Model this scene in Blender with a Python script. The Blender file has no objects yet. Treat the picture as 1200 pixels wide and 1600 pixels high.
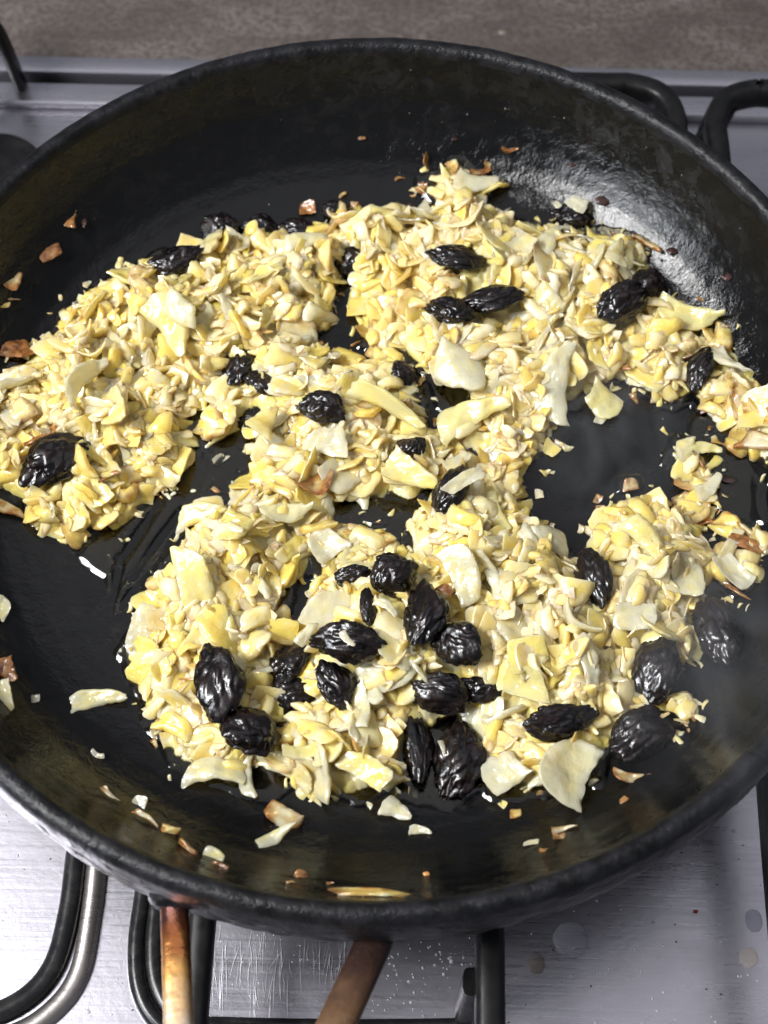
import bpy, bmesh, math, random
import numpy as np
from mathutils import Vector, Matrix, Euler, noise

# ------------------------------------------------------------------ camera, world, lamps, exposure
sc = bpy.context.scene
COL = sc.collection
R_ = math.radians
SRC_W, SRC_H, F_PX = 1200, 1600, 2381.0
CAM = Vector((0.003, -0.2351, 0.4737))
AIM = Vector((0.003, -0.0340, 0.0900))
cam_d = bpy.data.cameras.new('camera')
cam = bpy.data.objects.new('camera', cam_d); COL.objects.link(cam)
cam.location = CAM
cam.rotation_euler = (AIM - CAM).to_track_quat('-Z', 'Y').to_euler()
cam_d.sensor_fit = 'VERTICAL'; cam_d.sensor_height = 36.0; cam_d.lens = 36.0 * F_PX / SRC_H
cam_d.clip_start = 0.01; cam_d.clip_end = 50
cam_d.dof.use_dof = True; cam_d.dof.focus_distance = 0.46; cam_d.dof.aperture_fstop = 13.0
sc.camera = cam

w = bpy.data.worlds.new('World'); sc.world = w; w.use_nodes = True
bg = w.node_tree.nodes['Background']
bg.inputs[0].default_value = (0.80, 0.86, 1.0, 1); bg.inputs[1].default_value = 0.22

def area(name, loc, target, sx, sy, power, color):
    l = bpy.data.lights.new(name, 'AREA'); l.shape = 'RECTANGLE'; l.size = sx; l.size_y = sy
    l.energy = power; l.color = color
    o = bpy.data.objects.new(name, l); COL.objects.link(o)
    o.location = loc
    o.rotation_euler = (Vector(target) - Vector(loc)).to_track_quat('-Z', 'Y').to_euler()
    return o
area('window_light', (-1.05, -0.50, 0.78), (0, 0, 0.06), 0.45, 0.50, 12, (0.90, 0.94, 1.0))
area('ceiling_light', (-0.80, -0.18, 1.12), (0, 0, 0.05), 0.42, 0.42, 32, (0.99, 0.985, 0.98))
area('ceiling_bounce', (0.0, 0.75, 2.40), (0, 0.75, 0), 2.6, 2.4, 11.0, (0.96, 0.96, 1.0))

sc.view_settings.view_transform = 'Standard'; sc.view_settings.look = 'None'
sc.view_settings.exposure = 0.0; sc.view_settings.gamma = 1.0
sc.cycles.use_denoising = True; sc.cycles.use_adaptive_sampling = True; sc.cycles.adaptive_threshold = 0.05; sc.cycles.adaptive_min_samples = 16
sc.cycles.max_bounces = 8; sc.cycles.diffuse_bounces = 6; sc.cycles.transmission_bounces = 8; sc.cycles.transparent_max_bounces = 16
sc.cycles.sample_clamp_indirect = 6.0
sc.cycles.caustics_reflective = False; sc.cycles.caustics_refractive = False
try: sc.cycles.denoiser = 'OPENIMAGEDENOISE'
except Exception: pass

# ------------------------------------------------------------------ helpers
fw = (AIM - CAM).normalized(); rt = fw.cross(Vector((0, 0, 1))).normalized(); up = rt.cross(fw)
def ray(px, py):
    return (fw + rt * ((px - 600) / F_PX) - up * ((py - 800) / F_PX))
def on_plane(px, py, z):
    d = ray(px, py); t = (z - CAM.z) / d.z
    return CAM + d * t
def depth(p): return (Vector(p) - CAM).dot(fw)
def m_per_px(p): return depth(p) / F_PX

def mesh_obj(name, verts, faces, mat=None, parent=None, smooth=True, sharp=None):
    me = bpy.data.meshes.new(name)
    me.from_pydata([tuple(v) for v in verts], [], [tuple(f) for f in faces]); me.update()
    if smooth: me.polygons.foreach_set('use_smooth', [True] * len(me.polygons))
    if sharp is not None: me.set_sharp_from_angle(angle=R_(sharp))
    if mat: me.materials.append(mat)
    o = bpy.data.objects.new(name, me); COL.objects.link(o)
    if parent: o.parent = parent
    return o
def inst(name, me, loc, rot=(0, 0, 0), scale=(1, 1, 1), parent=None):
    o = bpy.data.objects.new(name, me); COL.objects.link(o)
    o.location = loc; o.rotation_euler = rot; o.scale = scale
    if parent: o.parent = parent
    return o
def empty(name, loc=(0, 0, 0)):
    o = bpy.data.objects.new(name, None); COL.objects.link(o); o.location = loc
    o.empty_display_size = 0.01
    return o
def tag(o, label, cat=None, group=None, kind=None):
    if label: o['label'] = label
    if cat: o['category'] = cat
    if group: o['group'] = group
    if kind: o['kind'] = kind
    return o

class NB:
    """tiny node-tree builder"""
    def __init__(s, name):
        s.m = bpy.data.materials.new(name); s.m.use_nodes = True
        s.nt = s.m.node_tree; s.n = s.nt.nodes; s.l = s.nt.links
        s.b = s.n['Principled BSDF']
        s.out = s.n['Material Output']
    def node(s, t, **kw):
        n = s.n.new(t)
        for k, v in kw.items(): setattr(n, k, v)
        return n
    def link(s, a, b): s.l.new(a, b)
    def set(s, **kw):
        for k, v in kw.items():
            i = s.b.inputs[k.replace('_', ' ')]
            i.default_value = v
    def coord(s, which='Object', scale=(1, 1, 1), rot=(0, 0, 0)):
        tc = s.node('ShaderNodeTexCoord'); mp = s.node('ShaderNodeMapping')
        mp.inputs['Scale'].default_value = scale; mp.inputs['Rotation'].default_value = rot
        s.link(tc.outputs[which], mp.inputs['Vector']); return mp.outputs[0]
    def noise(s, vec, scale, detail=4, rough=0.55, dist=0.0):
        n = s.node('ShaderNodeTexNoise'); n.inputs['Scale'].default_value = scale
        n.inputs['Detail'].default_value = detail; n.inputs['Roughness'].default_value = rough
        n.inputs['Distortion'].default_value = dist
        if vec is not None: s.link(vec, n.inputs['Vector'])
        return n.outputs['Fac']
    def voro(s, vec, scale, feature='F1'):
        n = s.node('ShaderNodeTexVoronoi', feature=feature); n.inputs['Scale'].default_value = scale
        if vec is not None: s.link(vec, n.inputs['Vector'])
        return n
    def ramp(s, fac, stops):
        n = s.node('ShaderNodeValToRGB'); e = n.color_ramp.elements
        while len(e) < len(stops): e.new(0.5)
        for el, (p, c) in zip(e, stops):
            el.position = p; el.color = (c, c, c, 1) if isinstance(c, (int, float)) else (*c, 1)
        s.link(fac, n.inputs[0]); return n.outputs[0]
    def mix(s, fac, a, b):
        n = s.node('ShaderNodeMix', data_type='RGBA')
        for v, i in ((fac, n.inputs[0]), (a, n.inputs[6]), (b, n.inputs[7])):
            if hasattr(v, 'is_output'): s.link(v, i)
            elif isinstance(v, (int, float)) and i.type == 'RGBA': i.default_value = (v, v, v, 1)
            elif isinstance(v, (int, float)): i.default_value = v
            else: i.default_value = (*v, 1)
        return n.outputs[2]
    def math(s, op, a, b=0.0, clamp=False):
        n = s.node('ShaderNodeMath', operation=op, use_clamp=clamp)
        for v, i in ((a, n.inputs[0]), (b, n.inputs[1])):
            if hasattr(v, 'is_output'): s.link(v, i)
            else: i.default_value = v
        return n.outputs[0]
    def bump(s, h, strength=0.3, dist=0.001, prev=None):
        n = s.node('ShaderNodeBump'); n.inputs['Strength'].default_value = strength
        n.inputs['Distance'].default_value = dist; s.link(h, n.inputs['Height'])
        if prev is not None: s.link(prev, n.inputs['Normal'])
        return n.outputs[0]

# ------------------------------------------------------------------ materials
def mat_pan():
    b = NB('seasoned_black_iron'); v = b.coord()
    sep = b.node('ShaderNodeSeparateXYZ'); b.link(v, sep.inputs[0])
    big = b.noise(v, 22, 5, 0.6); fine = b.noise(v, 420, 3, 0.6); mid = b.noise(v, 150, 6, 0.7, 0.4)
    wall = b.ramp(sep.outputs[2], [(0.056, 0.0), (0.064, 1.0)])
    flake = b.math('MULTIPLY', b.ramp(mid, [(0.50, 0.0), (0.58, 1.0)]), b.ramp(big, [(0.40, 0.15), (0.58, 1.0)]))
    flake = b.math('MULTIPLY', flake, wall)
    col = b.mix(flake, (0.0030, 0.0030, 0.0031), (0.0070, 0.0067, 0.0066))
    col = b.mix(b.math('MULTIPLY', b.ramp(big, [(0.35, 0.0), (0.7, 0.5)]), 1.0), col, (0.0055, 0.0055, 0.0056))
    b.link(col, b.b.inputs['Base Color'])
    sm = b.noise(b.coord('Object', (1, 1, 1)), 55, 4, 0.6, 2.5)
    r = b.math('ADD', b.ramp(sm, [(0.38, 0.10), (0.64, 0.34)]), b.math('MULTIPLY', flake, 0.22))
    oily = b.ramp(sep.outputs[2], [(0.0500, 0.0), (0.054, 1.0), (0.066, 1.0), (0.078, 0.0)])
    r = b.math('MULTIPLY', r, b.math('SUBTRACT', 1.0, b.math('MULTIPLY', oily, 0.58)))
    b.link(r, b.b.inputs['Roughness'])
    b.set(Specular_IOR_Level=0.33)
    n1 = b.bump(mid, 0.40, 0.0009); n2 = b.bump(fine, 0.4, 0.0004, n1)
    gl = b.node('ShaderNodeBump'); gl.inputs['Distance'].default_value = 0.0012; b.link(b.noise(v, 380, 3, 0.6, 0.8), gl.inputs['Height']); b.link(b.math('MULTIPLY', b.math('MULTIPLY', wall, 0.28), b.ramp(big, [(0.38, 0.15), (0.62, 1.0)])), gl.inputs['Strength']); b.link(n2, gl.inputs['Normal']); n2 = gl.outputs[0]
    b.link(n2, b.b.inputs['Normal']); return b.m
def mat_rim():
    b = NB('crusted_rim_iron'); v = b.coord()
    n = b.noise(v, 160, 6, 0.65); f = b.noise(v, 500, 3)
    b.link(b.mix(b.ramp(n, [(0.4, 0), (0.62, 1)]), (0.003, 0.003, 0.0035), (0.010, 0.010, 0.012)), b.b.inputs['Base Color'])
    b.link(b.ramp(n, [(0.3, 0.28), (0.7, 0.5)]), b.b.inputs['Roughness'])
    b.set(Specular_IOR_Level=0.25)
    b.link(b.bump(f, 0.6, 0.0006, b.bump(n, 0.5, 0.0012)), b.b.inputs['Normal']); return b.m
def mat_rust(name, stops, metallic, rough, y0, y1):
    b = NB(name); v = b.coord('Object'); sp = b.node('ShaderNodeSeparateXYZ'); b.link(v, sp.inputs[0])
    g = b.math('DIVIDE', b.math('SUBTRACT', sp.outputs[1], y0), y1 - y0, clamp=True)
    n = b.math('ADD', b.math('MULTIPLY', g, 0.72), b.math('MULTIPLY', b.noise(v, 150, 5, 0.65, 0.3), 0.40))
    b.link(b.ramp(n, stops), b.b.inputs['Base Color'])
    b.set(Metallic=metallic); b.link(b.ramp(n, [(0.3, rough - 0.1), (0.7, rough + 0.15)]), b.b.inputs['Roughness'])
    b.link(b.bump(b.noise(v, 400, 4), 0.4, 0.0006), b.b.inputs['Normal']); return b.m
def mat_steel(name='brushed_steel', tint=(0.45, 0.435, 0.48)):
    b = NB(name); v = b.coord('Object', (14, 1100, 300)); v2 = b.coord()
    br = b.noise(v, 1.0, 4, 0.6); bl = b.noise(v2, 28, 5, 0.6, 0.6); sp = b.noise(v2, 330, 4, 0.7)
    t2 = tuple(c * 0.72 for c in tint)
    c = b.mix(b.ramp(bl, [(0.35, 0.0), (0.7, 0.55)]), tint, t2)
    c = b.mix(b.math('MULTIPLY', b.ramp(sp, [(0.62, 0.0), (0.72, 1.0)]), 0.35), c, tuple(c * 0.45 for c in tint))
    b.link(c, b.b.inputs['Base Color']); b.set(Metallic=0.92)
    r = b.math('ADD', b.ramp(br, [(0.3, 0.22), (0.7, 0.30)]), b.ramp(bl, [(0.3, 0.0), (0.8, 0.10)]))
    b.link(r, b.b.inputs['Roughness'])
    b.link(b.bump(br, 0.05, 0.0005, b.bump(sp, 0.15, 0.0004)), b.b.inputs['Normal']); return b.m
def mat_enamel(name='black_enamel', base=0.005, rough=0.36):
    b = NB(name); v = b.coord(); n = b.noise(v, 180, 5, 0.6)
    b.link(b.mix(b.ramp(n, [(0.45, 0), (0.7, 1)]), (base, base, base * 1.08), (base * 2, base * 1.9, base * 1.9)), b.b.inputs['Base Color'])
    b.link(b.ramp(n, [(0.3, rough - 0.06), (0.7, rough + 0.12)]), b.b.inputs['Roughness'])
    b.set(Specular_IOR_Level=0.25); b.link(b.bump(n, 0.15, 0.0006), b.b.inputs['Normal']); return b.m
def mat_worktop():
    b = NB('brown_stone_laminate'); v = b.coord(); vs = b.coord('Object', (0.5, 1.3, 1))
    n1 = b.noise(vs, 42, 7, 0.66, 1.0); n2 = b.noise(v, 420, 4, 0.7); vo = b.voro(v, 130)
    rnd = b.node('ShaderNodeSeparateColor'); b.link(vo.outputs['Color'], rnd.inputs[0])
    c = b.ramp(n1, [(0.28, (0.046, 0.037, 0.034)), (0.5, (0.082, 0.068, 0.061)), (0.72, (0.13, 0.112, 0.104))])
    c = b.mix(b.ramp(n2, [(0.42, 0.75), (0.56, 0.0)]), c, (0.045, 0.034, 0.028))
    dot = b.math('MULTIPLY', b.ramp(vo.outputs['Distance'], [(0.16, 1.0), (0.26, 0.0)]), b.ramp(rnd.outputs[0], [(0.90, 0.0), (0.93, 1.0)]))
    c = b.mix(b.math('MULTIPLY', dot, b.ramp(n2, [(0.4, 0.2), (0.6, 1.0)])), c, (0.26, 0.23, 0.20))
    b.link(c, b.b.inputs['Base Color']); b.set(Roughness=0.42)
    b.link(b.bump(n2, 0.2, 0.0008), b.b.inputs['Normal']); return b.m

def mat_onion(name, source):
    """tint: R yellowness, G browning, B greenness; var (per vertex): R mottling, G thin rim of the piece, B fibre streak, in the mash painted crease shade"""
    b = NB(name)
    if source == 'object':
        oi = b.node('ShaderNodeObjectInfo'); tint = oi.outputs['Color']
    else:
        at = b.node('ShaderNodeAttribute'); at.attribute_name = 'tint'; tint = at.outputs['Color']
    s = b.node('ShaderNodeSeparateColor'); b.link(tint, s.inputs[0])
    va = b.node('ShaderNodeAttribute'); va.attribute_name = 'var'
    v = b.node('ShaderNodeSeparateColor'); b.link(va.outputs['Color'], v.inputs[0])
    geo = b.node('ShaderNodeNewGeometry'); fz = b.noise(geo.outputs['Position'], 520, 2, 0.6)
    y = b.math('ADD', s.outputs[0], b.math('MULTIPLY', b.math('SUBTRACT', v.outputs[0], 0.5), 1.1))
    y = b.math('SUBTRACT', y, b.math('MULTIPLY', v.outputs[1], 0.25), clamp=True)
    c = b.mix(y, (0.95, 0.92, 0.71), (0.94, 0.77, 0.21))
    c = b.mix(b.math('MULTIPLY', s.outputs[2], 0.5), c, (0.88, 0.84, 0.34))
    c = b.mix(b.math('MULTIPLY', v.outputs[2], 0.22), c, (0.80, 0.55, 0.14))
    hot = b.math('ADD', b.math('MULTIPLY', s.outputs[1], 1.25), b.math('MULTIPLY', b.math('SUBTRACT', b.math('ADD', v.outputs[0], b.math('MULTIPLY', v.outputs[1], 0.45)), 0.95), 0.8))
    br = b.ramp(b.math('ADD', hot, b.math('MULTIPLY', b.math('SUBTRACT', fz, 0.5), 0.5)), [(0.16, 0.0), (0.75, 1.0)])
    c = b.mix(br, c, b.ramp(fz, [(0.35, (0.13, 0.040, 0.010)), (0.62, (0.42, 0.19, 0.055))]))
    b.link(c, b.b.inputs['Base Color'])
    b.b.inputs['Subsurface Radius'].default_value = (1.0, 0.96, 0.88)
    b.set(Subsurface_Weight=0.85, Subsurface_Scale=0.0014, IOR=1.40, Coat_Weight=1.0, Coat_Roughness=0.07, Coat_IOR=1.6, Roughness=0.22)
    if source == 'object': b.link(b.math('SUBTRACT', 0.44, b.math('MULTIPLY', b.math('ADD', y, br), 0.24), clamp=True), b.b.inputs['Transmission Weight'])
    n = b.bump(fz, 0.38, 0.0007)
    b.link(n, b.b.inputs['Normal']); b.link(b.bump(fz, 0.9, 0.0008), b.b.inputs['Coat Normal'])
    tr = b.node('ShaderNodeBsdfTranslucent'); b.link(b.mix(0.6, c, (1.0, 0.80, 0.32)), tr.inputs[0])
    mx = b.node('ShaderNodeMixShader'); mx.inputs[0].default_value = 0.25 if source == 'object' else 0.42
    b.link(b.b.outputs[0], mx.inputs[1]); b.link(tr.outputs[0], mx.inputs[2]); b.link(mx.outputs[0], b.out.inputs[0])
    return b.m
def mat_raisin():
    b = NB('wrinkled_raisin_skin'); geo = b.node('ShaderNodeNewGeometry'); P = geo.outputs['Position']
    n = b.noise(P, 260, 4, 0.6); f = b.noise(P, 900, 3, 0.6)
    oi = b.node('ShaderNodeObjectInfo')
    c = b.mix(b.ramp(n, [(0.42, 0.0), (0.7, 1.0)]), (0.0022, 0.0016, 0.0017), (0.0095, 0.0032, 0.0030))
    b.link(c, b.b.inputs['Base Color'])
    b.link(b.ramp(n, [(0.3, 0.18), (0.7, 0.46)]), b.b.inputs['Roughness'])
    b.set(Coat_Weight=0.45, Coat_Roughness=0.10, Specular_IOR_Level=0.30)
    nn = b.bump(f, 0.3, 0.0004, b.bump(n, 0.45, 0.0009)); b.link(nn, b.b.inputs['Normal']); return b.m
def mat_oil():
    b = NB('cooking_oil'); v = b.coord()
    b.set(Base_Color=(0.93, 0.84, 0.55, 1), Roughness=0.09, IOR=1.47, Transmission_Weight=1.0)
    b.link(b.bump(b.noise(v, 90, 3), 0.12, 0.0006), b.b.inputs['Normal']); return b.m
def mat_plain(name, col, rough=0.4, metallic=0.0, trans=0.0):
    b = NB(name); v = b.coord(); n = b.noise(v, 300, 4, 0.6)
    b.link(b.mix(b.ramp(n, [(0.35, 0.0), (0.65, 1.0)]), tuple(c * 0.65 for c in col), col), b.b.inputs['Base Color'])
    b.set(Roughness=rough, Metallic=metallic, Transmission_Weight=trans); return b.m

M_pan, M_rim = mat_pan(), mat_rim()
M_steel = mat_steel()
M_enamel = mat_enamel(); M_joint_reflection = mat_enamel('black_joint_reflection', 0.010, 0.22)  # second black: the real joint, and reflections painted onto the steel mouldings
M_worktop = mat_worktop()
M_on_o, M_on_s = mat_onion('fried_onion', 'object'), mat_onion('fried_onion_bits', 'attr')
M_mash = M_on_s
M_raisin, M_oil = mat_raisin(), mat_oil()
M_drip = mat_plain('dark_oil_drop', (0.020, 0.015, 0.010), 0.08)

# ------------------------------------------------------------------ the hob and the worktop (rotated a little to the pan)
HR = R_(-1.6)
def rotz(p, a=HR): return Vector((p[0] * math.cos(a) - p[1] * math.sin(a), p[0] * math.sin(a) + p[1] * math.cos(a), p[2]))
def hob_xy(px, py, z=0.0):
    """pixel -> hob-local coordinates on the height z"""
    p = on_plane(px, py, z); q = rotz(p, -HR); return q
def box(name, x0, x1, y0, y1, z0, z1, mat, parent=None, bev=0.0008, seg=2):
    bm = bmesh.new(); bmesh.ops.create_cube(bm, size=1)
    for v in bm.verts:
        v.co = Vector(((x0 + x1) / 2 + v.co.x * (x1 - x0), (y0 + y1) / 2 + v.co.y * (y1 - y0), (z0 + z1) / 2 + v.co.z * (z1 - z0)))
    if bev: bmesh.ops.bevel(bm, geom=list(bm.edges), offset=bev, segments=seg, affect='EDGES', profile=0.7)
    me = bpy.data.meshes.new(name); bm.to_mesh(me); bm.free()
    me.polygons.foreach_set('use_smooth', [True] * len(me.polygons)); me.set_sharp_from_angle(angle=R_(35))
    me.materials.append(mat)
    o = bpy.data.objects.new(name, me); COL.objects.link(o)
    if parent: o.parent = parent
    return o
def sweep(path, prof, closed_prof=True, up_v=Vector((0, 0, 1)), caps=True):
    """sweep profile [(side, up)] along a polyline; returns verts, faces"""
    V, F = [], []; n = len(prof); N = len(path)
    path = [Vector(p) for p in path]
    for i, p in enumerate(path):
        t = (path[min(i + 1, N - 1)] - path[max(i - 1, 0)]).normalized()
        s = t.cross(up_v)
        s = s.normalized() if s.length > 1e-6 else Vector((1, 0, 0))
        u = s.cross(t)
        for a, h in prof: V.append(p + s * a + u * h)
    for i in range(N - 1):
        for j in range(n if closed_prof else n - 1):
            k = (j + 1) % n
            F.append((i * n + j, i * n + k, (i + 1) * n + k, (i + 1) * n + j))
    if caps and closed_prof:
        F.append(tuple(reversed(range(n)))); F.append(tuple((N - 1) * n + j for j in range(n)))
    return V, F
def ell(a, b, n=10, ph=0.0, pw=1.0):
    out = []
    for i in range(n):
        t = 2 * math.pi * i / n + ph; c, s = math.cos(t), math.sin(t)
        out.append((a * math.copysign(abs(c) ** pw, c), b * math.copysign(abs(s) ** pw, s)))
    return out
def smooth_path(pts, n=8):
    """Catmull-Rom through points"""
    P = [Vector(p) for p in pts]; P = [P[0] * 2 - P[1]] + P + [P[-1] * 2 - P[-2]]
    out = []
    for i in range(1, len(P) - 2):
        for k in range(n):
            t = k / n
            out.append(0.5 * ((2 * P[i]) + (P[i + 1] - P[i - 1]) * t + (2 * P[i - 1] - 5 * P[i] + 4 * P[i + 1] - P[i + 2]) * t * t + (3 * P[i] - P[i - 1] - 3 * P[i + 1] + P[i + 2]) * t ** 3))
    out.append(P[-2]); return out

hob = empty('gas_hob'); hob.rotation_euler = (0, 0, HR)
tag(hob, 'stainless steel gas hob panel under and around the black frying pan', 'hob')
YB = hob_xy(300, 92, 0.006).y            # back edge of the hob flange
box('steel_panel', -0.46, 0.46, -0.36, YB - 0.012, -0.006, 0.0, M_steel, hob, 0.0)
box('back_flange', -0.46, 0.46, YB - 0.0085, YB, -0.006, 0.006, M_steel, hob, 0.0015)
box('joint_gap', -0.46, 0.46, YB - 0.0122, YB - 0.0084, -0.007, -0.003, M_joint_reflection, hob, 0.0)
# the low step in front of the joint
box('step_strip', -0.46, 0.46, YB - 0.0235, YB - 0.0124, 0.0003, 0.0042, M_steel, hob, 0.0018, 3)
wt = box('worktop', -0.7, 0.7, YB + 0.0005, YB + 0.6, -0.03, 0.002, M_worktop, None, 0.0)
wt.rotation_euler = (0, 0, HR); tag(wt, 'brown speckled stone-look worktop behind the hob', kind='structure')

def groove(pts, halfw, h, mat, name, z=0.0003):
    path = smooth_path([Vector((*hob_xy(x, y, 0)[:2], z)) for x, y in pts], 10)
    prof = [(halfw * c, h * s) for c, s in [(-1, 0), (-0.93, 0.35), (-0.72, 0.72), (-0.4, 0.94), (0, 1), (0.4, 0.94), (0.72, 0.72), (0.93, 0.35), (1, 0)]]
    V, F = sweep(path, prof, False, caps=False)
    F = [tuple(reversed(f)) for f in F]
    return mesh_obj(name, V, F, mat, hob)
# pressed mouldings round the burner wells; their dark reflections are painted on in black
M_dull = mat_steel('stained_steel', (0.42, 0.39, 0.37))
groove([(140, 1180), (130, 1260), (120, 1340), (108, 1430), (85, 1510), (40, 1562), (-30, 1592), (-140, 1606)], 0.0036, 0.0034, M_joint_reflection, 'moulding')
groove([(168, 1180), (161, 1260), (153, 1340), (143, 1430), (125, 1520), (85, 1578), (20, 1618), (-90, 1638)], 0.0034, 0.0030, M_dull, 'moulding')
groove([(240, 1240), (232, 1330), (224, 1400), (214, 1480), (220, 1550), (250, 1600), (310, 1632), (420, 1640)], 0.0030, 0.0034, M_joint_reflection, 'moulding')
groove([(262, 1240), (254, 1330), (246, 1400), (240, 1480), (247, 1540), (275, 1584), (330, 1606), (420, 1612)], 0.0030, 0.0026, M_joint_reflection, 'moulding')
groove([(330, 1598), (450, 1601), (600, 1602), (735, 1600)], 0.0018, 0.0020, M_joint_reflection, 'moulding')

# scratches and grease on the steel
rng = random.Random(7)
V, F = [], []
for i in range(85):
    x = rng.uniform(330, 560) + rng.uniform(-15, 15); y0 = rng.uniform(1435, 1530); L = rng.uniform(25, 110)
    dx = rng.gauss(-4, 6); wd = rng.uniform(0.5, 1.3)
    a, c = hob_xy(x, y0), hob_xy(x + dx, y0 + L)
    m = (a + c) / 2 + Vector((rng.gauss(0, .0003), 0, 0)); hw = wd * 0.5 * m_per_px(m)
    k = len(V)
    V += [(a.x, a.y, .00025), (m.x - hw, m.y, .0003), (m.x + hw, m.y, .0003), (c.x, c.y, .00025)]
    F += [(k, k + 1, k + 2), (k + 1, k + 3, k + 2)]
scr = mesh_obj('scratch_marks', V, F, mat_plain('bare_scratched_steel', (0.80, 0.80, 0.84), 0.38, 0.8), hob, False)
scr['kind'] = 'stuff'
def dome(V, F, c, rx, ry, h, n=8, rings=2):
    k = len(V); V.append((c[0], c[1], c[2] + h))
    for r in range(1, rings + 1):
        a = r / rings * math.pi / 2
        for j in range(n):
            t = 2 * math.pi * j / n
            V.append((c[0] + rx * math.sin(a) * math.cos(t), c[1] + ry * math.sin(a) * math.sin(t), c[2] + h * math.cos(a) - (0.0001 if r == rings else 0)))
    for j in range(n): F.append((k, k + 1 + j, k + 1 + (j + 1) % n))
    for r in range(rings - 1):
        for j in range(n):
            a, b2 = k + 1 + r * n + j, k + 1 + r * n + (j + 1) % n
            F.append((a, a + n, b2 + n, b2))
V, F = [], []
for i in range(300):
    z = rng.random()
    if z < .35: x, y = rng.uniform(560, 760), rng.uniform(1465, 1590)
    elif z < .7: x, y = rng.uniform(790, 1190), rng.uniform(1270, 1600)
    elif z < .9: x, y = rng.uniform(0, 300), rng.uniform(1240, 1600)
    else: x, y = rng.uniform(320, 560), rng.uniform(1440, 1590)
    p = hob_xy(x, y); r = rng.uniform(.00016, .00045) * (1.7 if rng.random() < .12 else 1)
    dome(V, F, (p.x, p.y, 0.0001), r, r * rng.uniform(.8, 1.2), r * .7)
def mat_film(name, glossy, tint):
    b = NB(name); t = b.node('ShaderNodeBsdfTransparent'); t.inputs[0].default_value = (*tint, 1)
    m = b.node('ShaderNodeMixShader'); m.inputs[0].default_value = glossy
    b.set(Base_Color=(0.75, 0.76, 0.8, 1), Roughness=0.05)
    b.link(t.outputs[0], m.inputs[1]); b.link(b.b.outputs[0], m.inputs[2]); b.link(m.outputs[0], b.out.inputs[0])
    v = b.coord(); b.link(b.bump(b.noise(v, 200, 2), 0.1, 0.0005), b.b.inputs['Normal']); return b.m
M_drop = mat_film('clear_grease', 0.40, (0.95, 0.95, 0.95))
gd = mesh_obj('grease_droplets', V, F, M_drop); gd.rotation_euler = (0, 0, HR)
tag(gd, 'tiny clear grease droplets spattered over the steel hob', 'droplets', kind='stuff')
V, F = [], []
for i in range(26):
    x, y = (rng.uniform(790, 1190), rng.uniform(1280, 1600)) if rng.random() < .6 else (rng.uniform(0, 330), rng.uniform(1260, 1600))
    p = hob_xy(x, y); r = rng.uniform(.0002, .0005)
    dome(V, F, (p.x, p.y, 0.0001), r, r * rng.uniform(.5, 1.2), r * .7, 6)
cr = mesh_obj('burnt_specks', V, F, mat_plain('burnt_speck', (0.06, 0.03, 0.02), 0.6)); cr.rotation_euler = (0, 0, HR)
tag(cr, 'tiny dark burnt specks scattered on the steel hob', 'specks', kind='stuff')
def spot(name, px, py, rpx, mat, label, cat, h=0.0005, ry=1.0, seed=0):
    p = on_plane(px, py, 0.0004); r = rpx * m_per_px(p); V, F = [], []
    dome(V, F, (0, 0, 0), r, r * ry, h, 48, 6)
    V = [Vector((v[0] * (1 + .12 * noise.noise(Vector((v[0] / r * 1.3, v[1] / r * 1.3, seed)))), v[1] * (1 + .12 * noise.noise(Vector((v[0] / r * 1.3, v[1] / r * 1.3, seed + 5)))), v[2])) for v in V]
    o = mesh_obj(name, V, F, mat); o.location = (p.x, p.y, 0.0001); return tag(o, label, cat)
spot('water_drop', 893, 1468, 28, mat_film('water', 0.14, (0.9, 0.9, 0.92)), 'large round clear drop on the steel right of the grate bar', 'drop', 0.0011)
spot('grease_stain', 838, 1505, 14, mat_film('brown_grease', 0.10, (0.62, 0.52, 0.40)), 'small round brown grease stain below the large clear drop', 'stain', 0.0006, 1.2, 3)
spot('grease_stain', 1178, 1438, 14, mat_film('grey_water', 0.10, (0.7, 0.7, 0.75)), 'grey wet stain by the right edge of the hob', 'stain', 0.0006, 1.3, 8)
spot('grease_stain', 1170, 1496, 15, mat_film('pale_grease', 0.18, (0.85, 0.74, 0.64)), 'pale tan crusty stain near the right edge of the hob', 'stain', 0.0004, 1.1, 12)
spot('crumb', 1087, 1424, 4, mat_plain('red_crumb', (0.35, 0.05, 0.02), 0.5), 'tiny red crumb on the steel right of the drop', 'crumb', 0.0012, .7, 2)

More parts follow.
